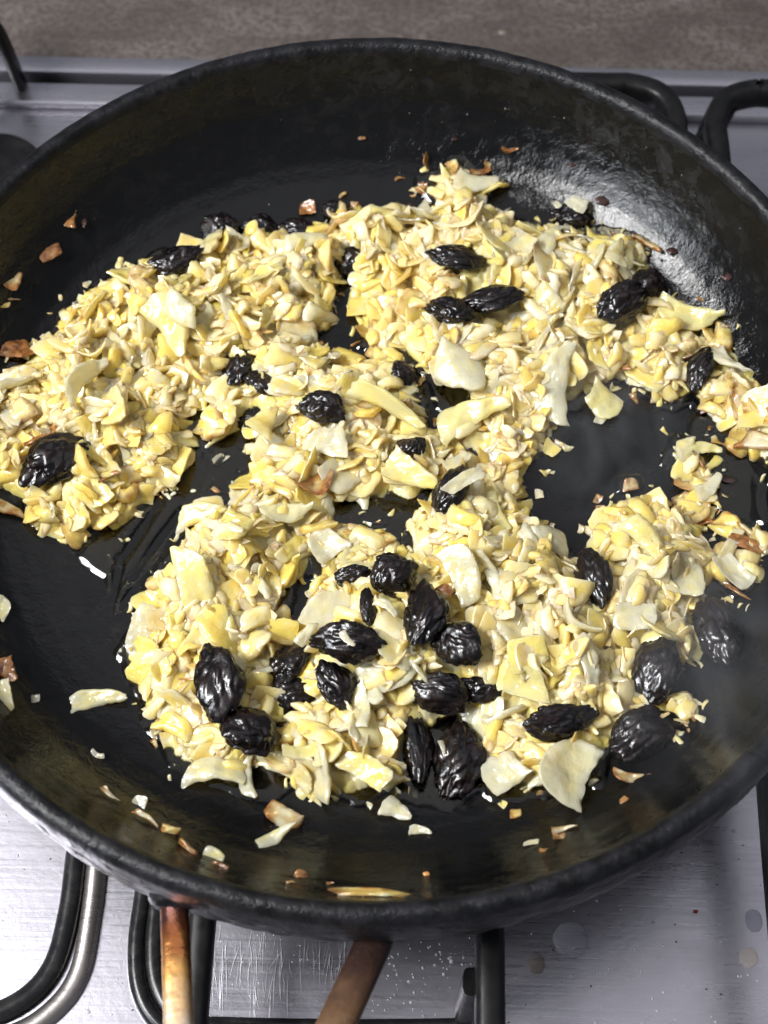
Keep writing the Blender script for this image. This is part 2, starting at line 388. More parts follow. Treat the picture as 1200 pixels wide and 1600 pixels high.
# pan supports and burners
def bar_prof(wd, h): return ell(wd / 2, h / 2, 12, R_(15), 0.55)
GZ = 0.0375                                    # bar centre height, top at 0.0425
def grate_bar(pts, name, parent, wd=0.009, h=0.010, n=8):
    V, F = sweep(smooth_path(pts, n), bar_prof(wd, h)); o = mesh_obj(name, V, F, M_enamel, parent, sharp=60); return o
gl = hob_xy(310, 1520, GZ); gr = hob_xy(765, 1520, GZ); gr2 = hob_xy(1214, 1330, GZ)
def grate(name, label, bars):
    e = empty(name); e.rotation_euler = (0, 0, HR); tag(e, label, 'grate', 'black pan supports of the hob')
    for nm, pts, wd in bars: grate_bar(pts, nm, e, wd)
    return e
def Z(x, y, z=GZ): return (x, y, z)
g1 = grate('pan_support', 'black pan support whose bars come out under the front of the pan', [
    ('frame_bar', [Z(gl.x, -0.20), Z(gl.x, -0.10), Z(gl.x, 0.01)], 0.0075),
    ('frame_bar', [Z(gr.x, -0.20), Z(gr.x, -0.10), Z(gr.x, 0.01)], 0.0085),
    ('cross_bar', [Z(gl.x + .005, -0.06, GZ - .001), Z(0, -0.06, GZ - .001), Z(gr.x - .005, -0.06, GZ - .001)], 0.008),
    ('cross_bar', [Z(gl.x + .005, 0.0, GZ - .001), Z(0, 0.0, GZ - .001), Z(gr.x - .005, 0.0, GZ - .001)], 0.008)])
ft = hob_xy(742, 1560, 0.012)
fo = sweep([(gr.x - .0045, ft.y, GZ), (gr.x - .0050, ft.y - .001, .02), (gr.x - .0055, ft.y - .002, .0012)], bar_prof(.006, .008), up_v=Vector((0, 1, 0)))
mesh_obj('foot', fo[0], fo[1], M_enamel, g1, sharp=60)
for sx in (gl.x, gr.x):
    fo = sweep([(sx, 0.002, GZ), (sx, 0.002, .02), (sx, 0.002, .0012)], bar_prof(.006, .008), up_v=Vector((0, 1, 0)))
    mesh_obj('foot', fo[0], fo[1], M_enamel, g1, sharp=60)
tag(grate('pan_support', 'black pan support bar at the lower right edge beside the pan', [
    ('frame_bar', [Z(gr2.x, -0.20), Z(gr2.x, -0.12), Z(gr2.x + .001, -.05), Z(gr2.x + .001, -.0)], 0.0085),
    ('foot', [Z(gr2.x, -0.199), Z(gr2.x, -0.2, .02), Z(gr2.x, -0.2, .001)], 0.0065)]), None)
# back right: rounded corner of one support peeping over the rim
c1 = hob_xy(1052, 160, GZ); k1 = hob_xy(743, 60, GZ)
def corner(xr, yt, dx, ln, r=0.016):
    s = 1 if dx > 0 else -1
    return [Z(xr - s * ln, yt), Z(xr - s * r * 1.9, yt), Z(xr - s * r, yt), Z(xr - s * r * .3, yt - r * .3), Z(xr, yt - r), Z(xr, yt - r * 2), Z(xr, yt - .11)]
yb1 = hob_xy(1000, 137, GZ).y
g3 = grate('pan_support', 'black rounded pan support corner showing just behind the rim at the back right', [
    ('frame_bar', corner(c1.x, yb1, 1, 0.115), 0.008),
    ('finger', [Z(k1.x, yb1 + .003, GZ + .012), Z(k1.x, yb1 - .002, GZ + .006), Z(k1.x, yb1 - .03, GZ), Z(k1.x, yb1 - 0.07, GZ)], 0.006),
    ('foot', [Z(c1.x - .03, yb1 - .0003, GZ), Z(c1.x - .03, yb1, .018), Z(c1.x - .03, yb1, .001)], 0.007)])
c2 = hob_xy(1118, 200, GZ); yb2 = hob_xy(1180, 146, GZ).y
g4 = grate('pan_support', 'black rounded pan support corner at the upper right edge of the picture', [
    ('frame_bar', corner(c2.x, yb2, -1, 0.14), 0.008),
    ('foot', [Z(c2.x + .004, yb2 - .006, GZ), Z(c2.x + .002, yb2 - .005, .018), Z(c2.x + .001, yb2 - .005, .001)], 0.010)])
g5 = empty('pan_support'); g5.rotation_euler = (0, 0, HR); tag(g5, 'black bent pan support arm at the upper left corner of the hob', 'grate', 'black pan supports of the hob')
ap = [Vector((*hob_xy(x, y, z)[:2], z)) for x, y, z in ((-70, 30, .040), (-30, 32, .0405), (-6, 48, .037), (10, 78, .028), (24, 112, .014), (36, 140, .001))]
V, F = sweep(smooth_path(ap, 8), bar_prof(.0042, .0075), up_v=Vector((0, 1, 0))); mesh_obj('finger', V, F, M_enamel, g5, sharp=60)
grate_bar([ap[0] + Vector((.0, .012, 0)), ap[0] + Vector((0, -.03, 0)), ap[0] + Vector((0, -.10, 0))], 'frame_bar', g5, .007)
V, F = sweep([ap[0] + Vector((0, -.02, 0)), ap[0] + Vector((0, -.02, -.02)), ap[0] + Vector((0, -.02, -.039))], bar_prof(.006, .007), up_v=Vector((0, 1, 0))); mesh_obj('foot', V, F, M_enamel, g5, sharp=60)
def lathe(prof, n=48):
    V, F = [], []
    for r, z in prof:
        for j in range(n): t = 2 * math.pi * j / n; V.append((r * math.cos(t), r * math.sin(t), z))
    for i in range(len(prof) - 1):
        for j in range(n): a, b2 = i * n + j, i * n + (j + 1) % n; F.append((a, b2, b2 + n, a + n))
    return V, F
def burner(px, py, rad, label):
    p = on_plane(px, py, 0.018); e = empty('burner', (p.x, p.y, 0)); tag(e, label, 'burner')
    V, F = lathe([(rad * .85, .0002), (rad * .85, .008), (rad * .8, .0095)]); mesh_obj('burner_ring', V, F, M_dull, e, sharp=40)
    V, F = lathe([(rad * .8, .0095), (rad, .0105), (rad, .016), (rad * .96, .018), (rad * .6, .0188), (0.0001, .019)]); mesh_obj('burner_cap', V, F, M_enamel, e, sharp=50)
burner(-12, 270, 0.0205, 'black round burner cap at the left edge behind the pan')
ba = on_plane(610, 760, 0); e = empty('burner', (0.0, 0.0, 0)); tag(e, 'black burner under the middle of the pan', 'burner')
V, F = lathe([(.03, .0002), (.03, .008), (.028, .0095)]); mesh_obj('burner_ring', V, F, M_dull, e)
V, F = lathe([(.028, .0095), (.035, .0105), (.035, .016), (.03, .0185), (0.0001, .019)]); mesh_obj('burner_cap', V, F, M_enamel, e)

# ------------------------------------------------------------------ the pan
Z0 = 0.050
INNER = [(0.0, 0.0), (0.03, 0.0), (0.06, 0.0), (0.085, 0.0), (0.095, 0.0002), (0.104, 0.0009), (0.111, 0.0021), (0.1175, 0.0040), (0.1235, 0.0070), (0.1285, 0.0108), (0.1330, 0.0158), (0.1368, 0.0215), (0.1402, 0.0285), (0.1432, 0.0364)]
OUTER = [(0.1503, 0.0345), (0.1505, 0.0300), (0.1504, 0.0250), (0.1500, 0.0190), (0.1482, 0.0140), (0.1430, 0.0080), (0.1380, 0.0025), (0.1310, -0.0020), (0.12, -0.0036), (0.06, -0.0040), (0.0001, -0.0040)]
LIP = [(0.1432, 0.0364), (0.1437, 0.0381), (0.1446, 0.0394), (0.1460, 0.0400), (0.1476, 0.0399), (0.1489, 0.0391), (0.1498, 0.0376), (0.1503, 0.0345)]
ir = np.array([p[0] for p in INNER]); iz = np.array([p[1] for p in INNER])
def pan_z(r): return Z0 + float(np.interp(r, ir, iz))
def dens(prof, n):
    out = []
    for a, b2 in zip(prof[:-1], prof[1:]):
        for k in range(n): t = k / n; out.append((a[0] + (b2[0] - a[0]) * t, a[1] + (b2[1] - a[1]) * t))
    return out + [prof[-1]]
pan = empty('frying_pan', (0, 0, 0)); tag(pan, 'large black iron frying pan full of fried onions and raisins', 'frying pan')
def pan_lathe(name, prof, mat, n, amp, scale):
    V, F = lathe([(r, Z0 + z) for r, z in prof], n); W = []
    for v in V:
        p = Vector(v); r = math.hypot(p.x, p.y)
        if amp and r > 1e-3:
            k = amp(r, p.z)
            if k:
                d = noise.noise(p * scale) + 0.55 * noise.noise(p * scale * 2.1 + Vector((3, 1, 7)))
                p = p + Vector((p.x / r * .8, p.y / r * .8, 0.6)) * (k * d)
        W.append(p)
    return mesh_obj(name, W, F, mat, pan)
body = pan_lathe('pan_body', [(max(r, .0001), z) for r, z in dens(INNER, 4)], M_pan, 256, lambda r, z: 0.00012 if r > .11 else 0.0, 130)
pan_lathe('pan_rim', dens(LIP, 2) + dens(OUTER[:6], 4)[1:], M_rim, 640, lambda r, z: 0.0 if r < .1438 else (0.00016 if z > Z0 + .036 else 0.0006), 210)
pan_lathe('pan_underside', OUTER[5:], M_rim, 128, None, 1)
# forked handle
hnd = empty('handle'); hnd.parent = pan
def prong(a, b2, c, mat, wd, ht):
    V, F = sweep(smooth_path([a, b2, c], 8), ell(wd / 2, ht / 2, 14, 0, 0.7)); return mesh_obj('prong', V, F, mat, hnd, sharp=70)
zA = Z0 + 0.022
ya, yb = on_plane(272, 1395, zA).y, on_plane(281, 1640, zA + .004).y
M_copper = mat_rust('heat_tinted_handle', [(0.22, (0.10, 0.07, 0.09)), (0.40, (0.50, 0.17, 0.06)), (0.62, (0.86, 0.47, 0.15)), (0.95, (0.90, 0.78, 0.62))], 0.95, 0.25, ya, yb)
M_rusty = mat_rust('rusty_handle', [(0.25, (0.008, 0.006, 0.006)), (0.50, (0.040, 0.018, 0.012)), (0.75, (0.12, 0.062, 0.030)), (1.0, (0.26, 0.16, 0.085))], 0.4, 0.42, ya - .006, yb)
pa, pb = on_plane(272, 1395, zA), on_plane(281, 1600, zA + .004)
dirA = (pb - pa)
prong(pa - dirA.normalized() * .004, pa + dirA * .5 + Vector((0, 0, .001)), pb + dirA * .5 + Vector((0, 0, .004)), M_copper, 0.0076, 0.0050)
qa, qb = on_plane(598, 1440, zA - .004), on_plane(527, 1600, zA + .002)
dirB = (qb - qa)
prong(qa - dirB.normalized() * .004, qa + dirB * .5, qb + dirB * .7 + Vector((0, 0, .004)), M_rusty, 0.0098, 0.006)
# the rest of the handle lies in front of the picture
e1, e2 = pb + dirA * .5 + Vector((0, 0, .004)), qb + dirB * .7 + Vector((0, 0, .004))
mid = Vector(((e1.x + e2.x) / 2, min(e1.y, e2.y) - .035, e1.z + .012)); end = mid + Vector((-.004, -.13, .03))
for a, mt in ((e1, M_copper), (e2, M_rusty)):
    V, F = sweep(smooth_path([a, (a + mid) / 2 + Vector((0, -.004, 0)), mid], 6), ell(.004, .0034, 12, 0, .7)); mesh_obj('prong', V, F, mt, hnd)
V, F = sweep(smooth_path([mid + Vector((0, .004, 0)), (mid + end) / 2 + Vector((0, 0, .004)), end], 8), ell(.010, .004, 16, 0, .7)); mesh_obj('grip', V, F, M_rusty, hnd, sharp=70)
# weld plates where the fork meets the pan
for c, sx in ((pa, .007), (qa, .016)):
    bm = bmesh.new(); bmesh.ops.create_icosphere(bm, subdivisions=3, radius=1)
    for v in bm.verts:
        v.co = Vector((v.co.x * sx, v.co.y * .0055, v.co.z * .006)) * (1 + .15 * noise.noise(v.co * 3 + c * 100))
    me = bpy.data.meshes.new('weld'); bm.to_mesh(me); bm.free(); me.polygons.foreach_set('use_smooth', [True] * len(me.polygons)); me.materials.append(M_rim)
    inst('weld', me, c, parent=hnd)

# ------------------------------------------------------------------ food: where things lie
def hit(px, py, lift=0.0, field=None):
    """point on the pan's inside (plus the heap of onion) that the pixel looks at"""
    d = ray(px, py); t = 0.30
    while t < 0.75:
        p = CAM + d * t; r = math.hypot(p.x, p.y)
        z = pan_z(r) + lift
        if field is not None: z += field(p.x, p.y)
        if p.z <= z: return p
        t += 0.0004
    return p
MOUNDS = {   # outline in the photograph, height (m)
 'A': ([(-60,610),(20,575),(75,535),(95,490),(130,455),(190,428),(275,390),(390,365),(500,352),(545,395),(520,450),(505,510),(425,540),(350,590),(285,655),(290,700),(262,750),(185,803),(110,832),(55,808),(18,745),(-60,720)], .013),
 'B': ([(500,352),(535,318),(600,328),(690,318),(700,300),(735,300),(760,320),(830,342),(900,355),(965,366),(1005,392),(1030,450),(1108,490),(1100,530),(1090,600),(1060,618),(1000,608),(980,575),(930,590),(890,625),(855,655),(858,700),(820,725),(760,715),(715,690),(690,665),(760,640),(745,600),(690,588),(655,560),(625,470),(560,450),(545,400)], .011),
 'B2': ([(560,455),(640,470),(660,540),(610,560),(560,530),(580,500)], .004),
 'C': ([(385,570),(400,535),(450,520),(520,545),(590,560),(650,600),(665,650),(695,690),(690,735),(640,780),(600,765),(540,772),(515,790),(480,850),(440,850),(400,800),(385,760),(398,700),(390,655),(330,690),(305,660),(345,620)], .010),
 'D': ([(305,785),(345,785),(390,745),(450,770),(510,790),(480,850),(452,905),(440,950),(460,990),(440,1050),(430,1110),(430,1190),(350,1200),(300,1190),(270,1180),(255,1130),(222,1100),(214,1030),(230,980),(236,930),(250,900),(280,870),(300,830)], .013),
 'E': ([(655,790),(690,735),(705,715),(800,728),(818,765),(822,800),(862,842),(905,880),(940,870),(942,812),(975,780),(1020,776),(1095,820),(1106,870),(1112,920),(1082,960),(1092,1000),(1050,1060),(1000,1080),(1088,1100),(1060,1125),(960,1150),(925,1215),(830,1225),(770,1235),(750,1180),(735,1110),(640,1140),(620,1215),(560,1235),(500,1230),(432,1205),(430,1150),(470,1100),(450,1040),(470,960),(530,910),(640,880),(640,850)], .012),
 'F': ([(475,840),(510,818),(560,822),(605,825),(612,860),(640,880),(560,930),(500,930)], .004),
 'G': ([(1075,520),(1130,512),(1180,575),(1200,610),(1260,600),(1260,760),(1175,705),(1140,655),(1095,618),(1075,590)], .007),
 'H': ([(1060,680),(1110,690),(1120,740),(1125,775),(1090,800),(1085,765),(1068,740)], .003),
 'I': ([(1130,815),(1170,800),(1198,850),(1180,890),(1150,925),(1112,890)], .004),
 'J': ([(655,275),(700,255),(765,275),(755,318),(700,318)], .004),
}
NAMES = {'A': 'left-hand heap', 'B': 'long back heap', 'B2': 'thin middle patch', 'C': 'middle heap', 'D': 'tall lower left heap',
         'E': 'wide lower right heap', 'F': 'wet patch above raisins', 'G': 'browned right-hand heap', 'H': 'small browned clump', 'I': 'browned right-edge clump', 'J': 'white back clump'}
STEP = 0.0008; N = int(0.30 / STEP) + 1; XS = np.linspace(-0.15, 0.15, N)
GX, GY = np.meshgrid(XS, XS, indexing='ij')
def signed(poly, X, Y):
    d = np.full(X.shape, 1e9); ins = np.zeros(X.shape, bool); n = len(poly)
    for i in range(n):
        ax, ay = poly[i]; bx, by = poly[(i + 1) % n]; ex, ey = bx - ax, by - ay
        t = np.clip(((X - ax) * ex + (Y - ay) * ey) / (ex * ex + ey * ey + 1e-18), 0, 1)
        d = np.minimum(d, np.hypot(X - ax - t * ex, Y - ay - t * ey))
        cond = (ay > Y) != (by > Y)
        ins ^= cond & (X < (bx - ax) * (Y - ay) / (by - ay + 1e-18) + ax)
    return np.where(ins, d, -d)
def nfield(scale, seed, n=76):
    g = np.linspace(-0.15, 0.15, n); a = np.array([[noise.noise(Vector((x * scale, y * scale, seed))) for y in g] for x in g])
    i = (GX + .15) / .3 * (n - 1.001); j = (GY + .15) / .3 * (n - 1.001); i0, j0 = i.astype(int), j.astype(int); fi, fj = i - i0, j - j0
    return a[i0, j0] * (1 - fi) * (1 - fj) + a[i0 + 1, j0] * fi * (1 - fj) + a[i0, j0 + 1] * (1 - fi) * fj + a[i0 + 1, j0 + 1] * fi * fj
n_lo, n_mid, n_hi = nfield(45, 1.3), nfield(110, 4.1, 120), nfield(260, 8.7, 240)
POLY = {k: [tuple(hit(x, y, 0.004)[:2]) for x, y in pts] for k, (pts, h) in MOUNDS.items()}
MS = np.full(GX.shape, -1.0); H = np.zeros_like(GX); OWN = np.full(GX.shape, -1)
keys = list(MOUNDS)
for ki, k in enumerate(keys):
    sd = signed(POLY[k], GX, GY) + 0.0016 * n_mid + 0.0012 * n_hi
    h = MOUNDS[k][1] * np.sqrt(np.clip(sd / 0.018, 0, 1)) * (0.92 + 0.75 * n_lo + 0.40 * n_mid)
    h = np.where(sd > 0, np.maximum(h, 0.0012), -0.002 + 0 * h)
    MS = np.maximum(MS, sd); OWN = np.where(h > H, ki, OWN); H = np.maximum(H, h)
BASE = Z0 + np.interp(np.hypot(GX, GY), ir, iz)
def g_at(A, x, y):
    i = min(max((x + .15) / STEP, 0), N - 1.001); j = min(max((y + .15) / STEP, 0), N - 1.001)
    return A[int(i), int(j)]
def Hat(x, y):
    if abs(x) >= .15 or abs(y) >= .15: return 0.0
    return max(float(g_at(H, x, y)), 0.0)
def sheet(name, Zs, mask, mat):
    idx = -np.ones(mask.shape, int); sel = np.argwhere(mask); idx[mask] = np.arange(len(sel))
    V = np.stack([GX[mask], GY[mask], Zs[mask]], -1)
    a, b2, c, d = idx[:-1, :-1], idx[1:, :-1], idx[1:, 1:], idx[:-1, 1:]
    ok = (a >= 0) & (b2 >= 0) & (c >= 0) & (d >= 0)
    F = np.stack([a[ok], b2[ok], c[ok], d[ok]], -1)
    return mesh_obj(name, V.tolist(), F.tolist(), mat)
def dilate(m, k):
    for _ in range(k):
        q = m.copy(); q[1:] |= m[:-1]; q[:-1] |= m[1:]; q[:, 1:] |= m[:, :-1]; q[:, :-1] |= m[:, 1:]; m = q
    return m
inside = np.hypot(GX, GY) < 0.1425
# soft mash under the pieces
cellh = np.zeros_like(GX); cellr = np.zeros_like(GX); celle = np.zeros_like(GX)
for i, j in np.argwhere(mm_ := dilate(H > 0, 2)):
    q = Vector((GX[i, j] * 210, GY[i, j] * 210, 0.0)); q = q + Vector((noise.noise(q * .5), noise.noise(q * .5 + Vector((7, 7, 7))), 0)) * .6
    dd, pp = noise.voronoi(q); c = pp[0]; hs = (math.sin(c.x * 12.99 + c.y * 78.23) * 43758.5) % 1.0; h2 = (math.sin(c.x * 39.3 + c.y * 11.13) * 24634.6) % 1.0
    cellh[i, j] = ((q.x - c.x) * math.cos(hs * 6.28) + (q.y - c.y) * math.sin(hs * 6.28)) * (.5 + h2) + (h2 - .5) * 1.1; cellr[i, j] = hs; celle[i, j] = dd[1] - dd[0]
mz = BASE + np.where(H > 0, H * 0.90 + np.clip(H / .003, 0, 1) * (0.0011 * cellh - 0.0010 * np.clip(1 - celle / .18, 0, 1)) + 0.0004 * n_hi - 0.0006, -0.0012)
mm = dilate(H > 0, 2) & inside
mash = sheet('onion_mash', mz, mm, M_mash)
ca = mash.data.color_attributes.new('tint', 'FLOAT_COLOR', 'POINT')
tv = np.zeros((len(mash.data.vertices), 4), np.float32); tv[:, 0] = 0.25 + .65 * cellr[mm] + 0.2 * n_mid[mm]; tv[:, 1] = 0.04 + .22 * np.maximum(n_lo[mm], 0); tv[:, 2] = 0.12; tv[:, 3] = 1
ca.data.foreach_set('color', tv.ravel())
ca = mash.data.color_attributes.new('var', 'FLOAT_COLOR', 'POINT'); tv[:, 0] = .5 + .5 * n_hi[mm]; tv[:, 1] = 0; tv[:, 2] = np.clip(1 - celle[mm] / .3, 0, 1) * .8  # last channel paints crease shade along the cell edges
ca.data.foreach_set('color', np.clip(tv, 0, 1).ravel())
tag(mash, 'soft golden mash of cooked onion underneath the pieces', 'onion mash', kind='stuff')
# oil lying on the pan floor
OIL = [[(120,868),(135,845),(195,812),(280,755),(300,700),(300,650),(400,630),(420,700),(390,760),(500,790),(560,775),(650,790),(650,870),(560,930),(470,900),(450,1000),(440,1180),(470,1230),(420,1260),(330,1230),(265,1200),(215,1110),(180,1020),(213,945),(180,965),(162,905)],
       [(660,580),(740,590),(760,640),(720,660),(680,640)], [(555,470),(640,470),(650,560),(570,560)], [(1080,640),(1150,660),(1200,760),(1200,820),(1130,810),(1060,740)], [(640,1100),(760,1090),(770,1230),(700,1270),(610,1250)], [(985+24*math.cos(t*.6283),757+19*math.sin(t*.6283)) for t in range(10)]]
sdo = np.full(GX.shape, -1.0)
for pl in OIL: sdo = np.maximum(sdo, signed([tuple(hit(x, y)[:2]) for x, y in pl], GX, GY))
for (x0, y0), (x1, y1), wd in [((245, 790), (195, 870), 7), ((282, 800), (205, 905), 10), ((278, 830), (190, 950), 7), ((190, 870), (170, 960), 6), ((255, 770), (215, 800), 5)]:
    p, q = hit(x0, y0), hit(x1, y1); wm = wd * m_per_px(p) * .55
    ex, ey = q.x - p.x, q.y - p.y; t = np.clip(((GX - p.x) * ex + (GY - p.y) * ey) / (ex * ex + ey * ey), 0, 1)
    dd = np.hypot(GX - p.x - t * ex, GY - p.y - t * ey); sdo = np.minimum(sdo, dd - wm - .0006 * n_hi)
sdo = np.maximum(sdo, np.minimum(MS + .0022 + .0045 * n_lo, .0035))
sdo = sdo + 0.0012 * n_mid + 0.0006 * n_hi
oz = BASE + 0.0011 * (1 - np.exp(-np.clip(sdo, 0, 1) / 0.0012)) + np.where(sdo < 0, np.maximum(sdo * .35, -.0006), 0) - .00005
om = dilate(sdo > 0, 2) & (np.hypot(GX, GY) < .135)
oil = sheet('cooking_oil', oz, om, M_oil); tag(oil, 'glossy pool of cooking oil on the black pan floor', 'oil', kind='stuff')

# ------------------------------------------------------------------ onion pieces
def shard_geo(r, nu, nv, t0=.085, t1=.16, jag=.035, emin=.3):
    """a cut flake of an onion layer: thin, a little curved, often creased; also returns per-vertex variation"""
    wr = r.uniform(.42, .9); t = r.uniform(t0, t1)
    cs = [(-.5, -wr / 2), (.5, -wr / 2), (.5, wr / 2), (-.5, wr / 2)]
    j = .15; cs = [(x + r.uniform(-j, j), y + r.uniform(-j, j)) for x, y in cs]
    k = r.random()
    if k < .30: cs[1] = (cs[1][0], cs[1][1] * .25 + cs[2][1] * .75 - .04)            # pointed
    elif k < .5: cs[2] = (cs[2][0] * .4, cs[2][1])                                    # slanted
    ca, cb = r.uniform(-.2, .3), r.choice([-1, 1, 1]) * r.uniform(.15, .95); tw = r.uniform(-.5, .5); sd = r.uniform(0, 99)
    bow = r.uniform(-.14, .14); cr = r.uniform(.02, .06)
    cre, cx, cs_ = (r.uniform(-.55, .55) if r.random() < .5 else 0.0), r.uniform(-.2, .2), r.uniform(-.8, .8)
    top, bot, var = [], [], []
    for a in range(nu + 1):
        u = a / nu
        for b2 in range(nv + 1):
            v = b2 / nv
            x = (1 - u) * (1 - v) * cs[0][0] + u * (1 - v) * cs[1][0] + u * v * cs[2][0] + (1 - u) * v * cs[3][0]
            y = (1 - u) * (1 - v) * cs[0][1] + u * (1 - v) * cs[1][1] + u * v * cs[2][1] + (1 - u) * v * cs[3][1]
            rc = 1 - .09 * abs(2 * u - 1) ** 3 * abs(2 * v - 1) ** 3; x *= rc; y *= rc
            y += bow * (1 - (2 * u - 1) ** 2)
            e = Vector((x * 4, y * 4, sd))
            x += jag * (noise.noise(e * 1.3) + .7 * noise.noise(e * 3.1)); y += jag * (noise.noise(e * 1.3 + Vector((9, 3, 1))) + .7 * noise.noise(e * 3.1 + Vector((2, 8, 1))))
            z = ca * x * x + cb * y * y + tw * x * y + cr * noise.noise(e) + cr * .6 * noise.noise(e * 2.3)
            z += cre * math.sqrt((x - cx + cs_ * y) ** 2 + .002)
            ed = min(u, 1 - u, v, 1 - v); edge = min(1, ed * 3.2)
            th = t * .5 * (emin + (1 - emin) * math.sqrt(1 - (1 - edge) ** 2)) * (1 + .3 * noise.noise(e * 1.1))
            nx, ny = -(2 * ca * x + tw * y), -(2 * cb * y + tw * x); nl = math.sqrt(nx * nx + ny * ny + 1)
            top.append((x + nx / nl * th, y + ny / nl * th, z + th / nl)); bot.append((x - nx / nl * th, y - ny / nl * th, z - th / nl))
            mot = .5 + .55 * noise.noise(e * .75 + Vector((4, 4, 4))) + .25 * noise.noise(e * 2.2)
            fib = max(0, noise.noise(Vector((x * 1.5, y * 11, sd + 3)))) * 1.4
            var.append((min(max(mot, 0), 1), max(0, 1 - ed * 6), min(fib, 1), 1))
    zc = sum(p[2] for p in top + bot) / (2 * len(top))
    V = [(p[0], p[1], p[2] - zc) for p in top + bot]; n = len(top); F = []
    I = lambda a, b2: a * (nv + 1) + b2
    for a in range(nu):
        for b2 in range(nv):
            q = (I(a, b2), I(a + 1, b2), I(a + 1, b2 + 1), I(a, b2 + 1)); F.append(q); F.append(tuple(n + i for i in reversed(q)))
    ring = [I(a, 0) for a in range(nu)] + [I(nu, b2) for b2 in range(nv)] + [I(a, nv) for a in range(nu, 0, -1)] + [I(0, b2) for b2 in range(nv, 0, -1)]
    for i in range(len(ring)):
        p, q = ring[i], ring[(i + 1) % len(ring)]; F.append((q, p, n + p, n + q))
    return V, F, var + var
rg = random.Random(11)
SH = []
for i in range(30):
    V, F, vr = shard_geo(rg, 14, 10); me = bpy.data.meshes.new('onion_piece'); me.from_pydata(V, [], F); me.update()
    cv = me.color_attributes.new('var', 'FLOAT_COLOR', 'POINT'); cv.data.foreach_set('color', np.array(vr, np.float32).ravel())
    me.polygons.foreach_set('use_smooth', [True] * len(me.polygons)); me.set_sharp_from_angle(angle=R_(60)); me.materials.append(M_on_o); SH.append(me)
LO = [(np.array(V), F, np.array(vr)) for V, F, vr in (shard_geo(rg, 6, 5, *((.20, .32, .05, .2) if i % 4 == 0 else (.10, .19, .04, .3))) for i in range(48))]

TAKEN = []     # (x, y, radius) of things placed by hand
def yaw(ang): a = R_(ang); return math.atan2(-math.sin(a) / .86, math.cos(a))
ONION_G = 'single onion pieces lying in the pan'
def onion_at(px, py, L, ang, tint, label, var, tilt=(0, 0), lift=0.002, wscale=1.0, name='onion_piece', group=ONION_G, cat='onion'):
    p = hit(px, py, lift, Hat); s = L * m_per_px(p) * (.88 if L > 70 else 1)
    o = inst(name, SH[var % 30], p, Euler((R_(tilt[0]), R_(tilt[1]), yaw(ang)), 'XYZ'), (s, s * wscale, s))
    o.color = (*tint, 1); tag(o, label, cat, group); TAKEN.append((p.x, p.y, s * .42)); return o
WHITE, PALE, YEL, GRN, GOLD = (.05, 0, 0), (.3, .05, .1), (.7, .05, .1), (.5, 0, .9), (.85, .25, 0)
BRN, TOAST = (.5, .95, 0), (.45, .62, 0)
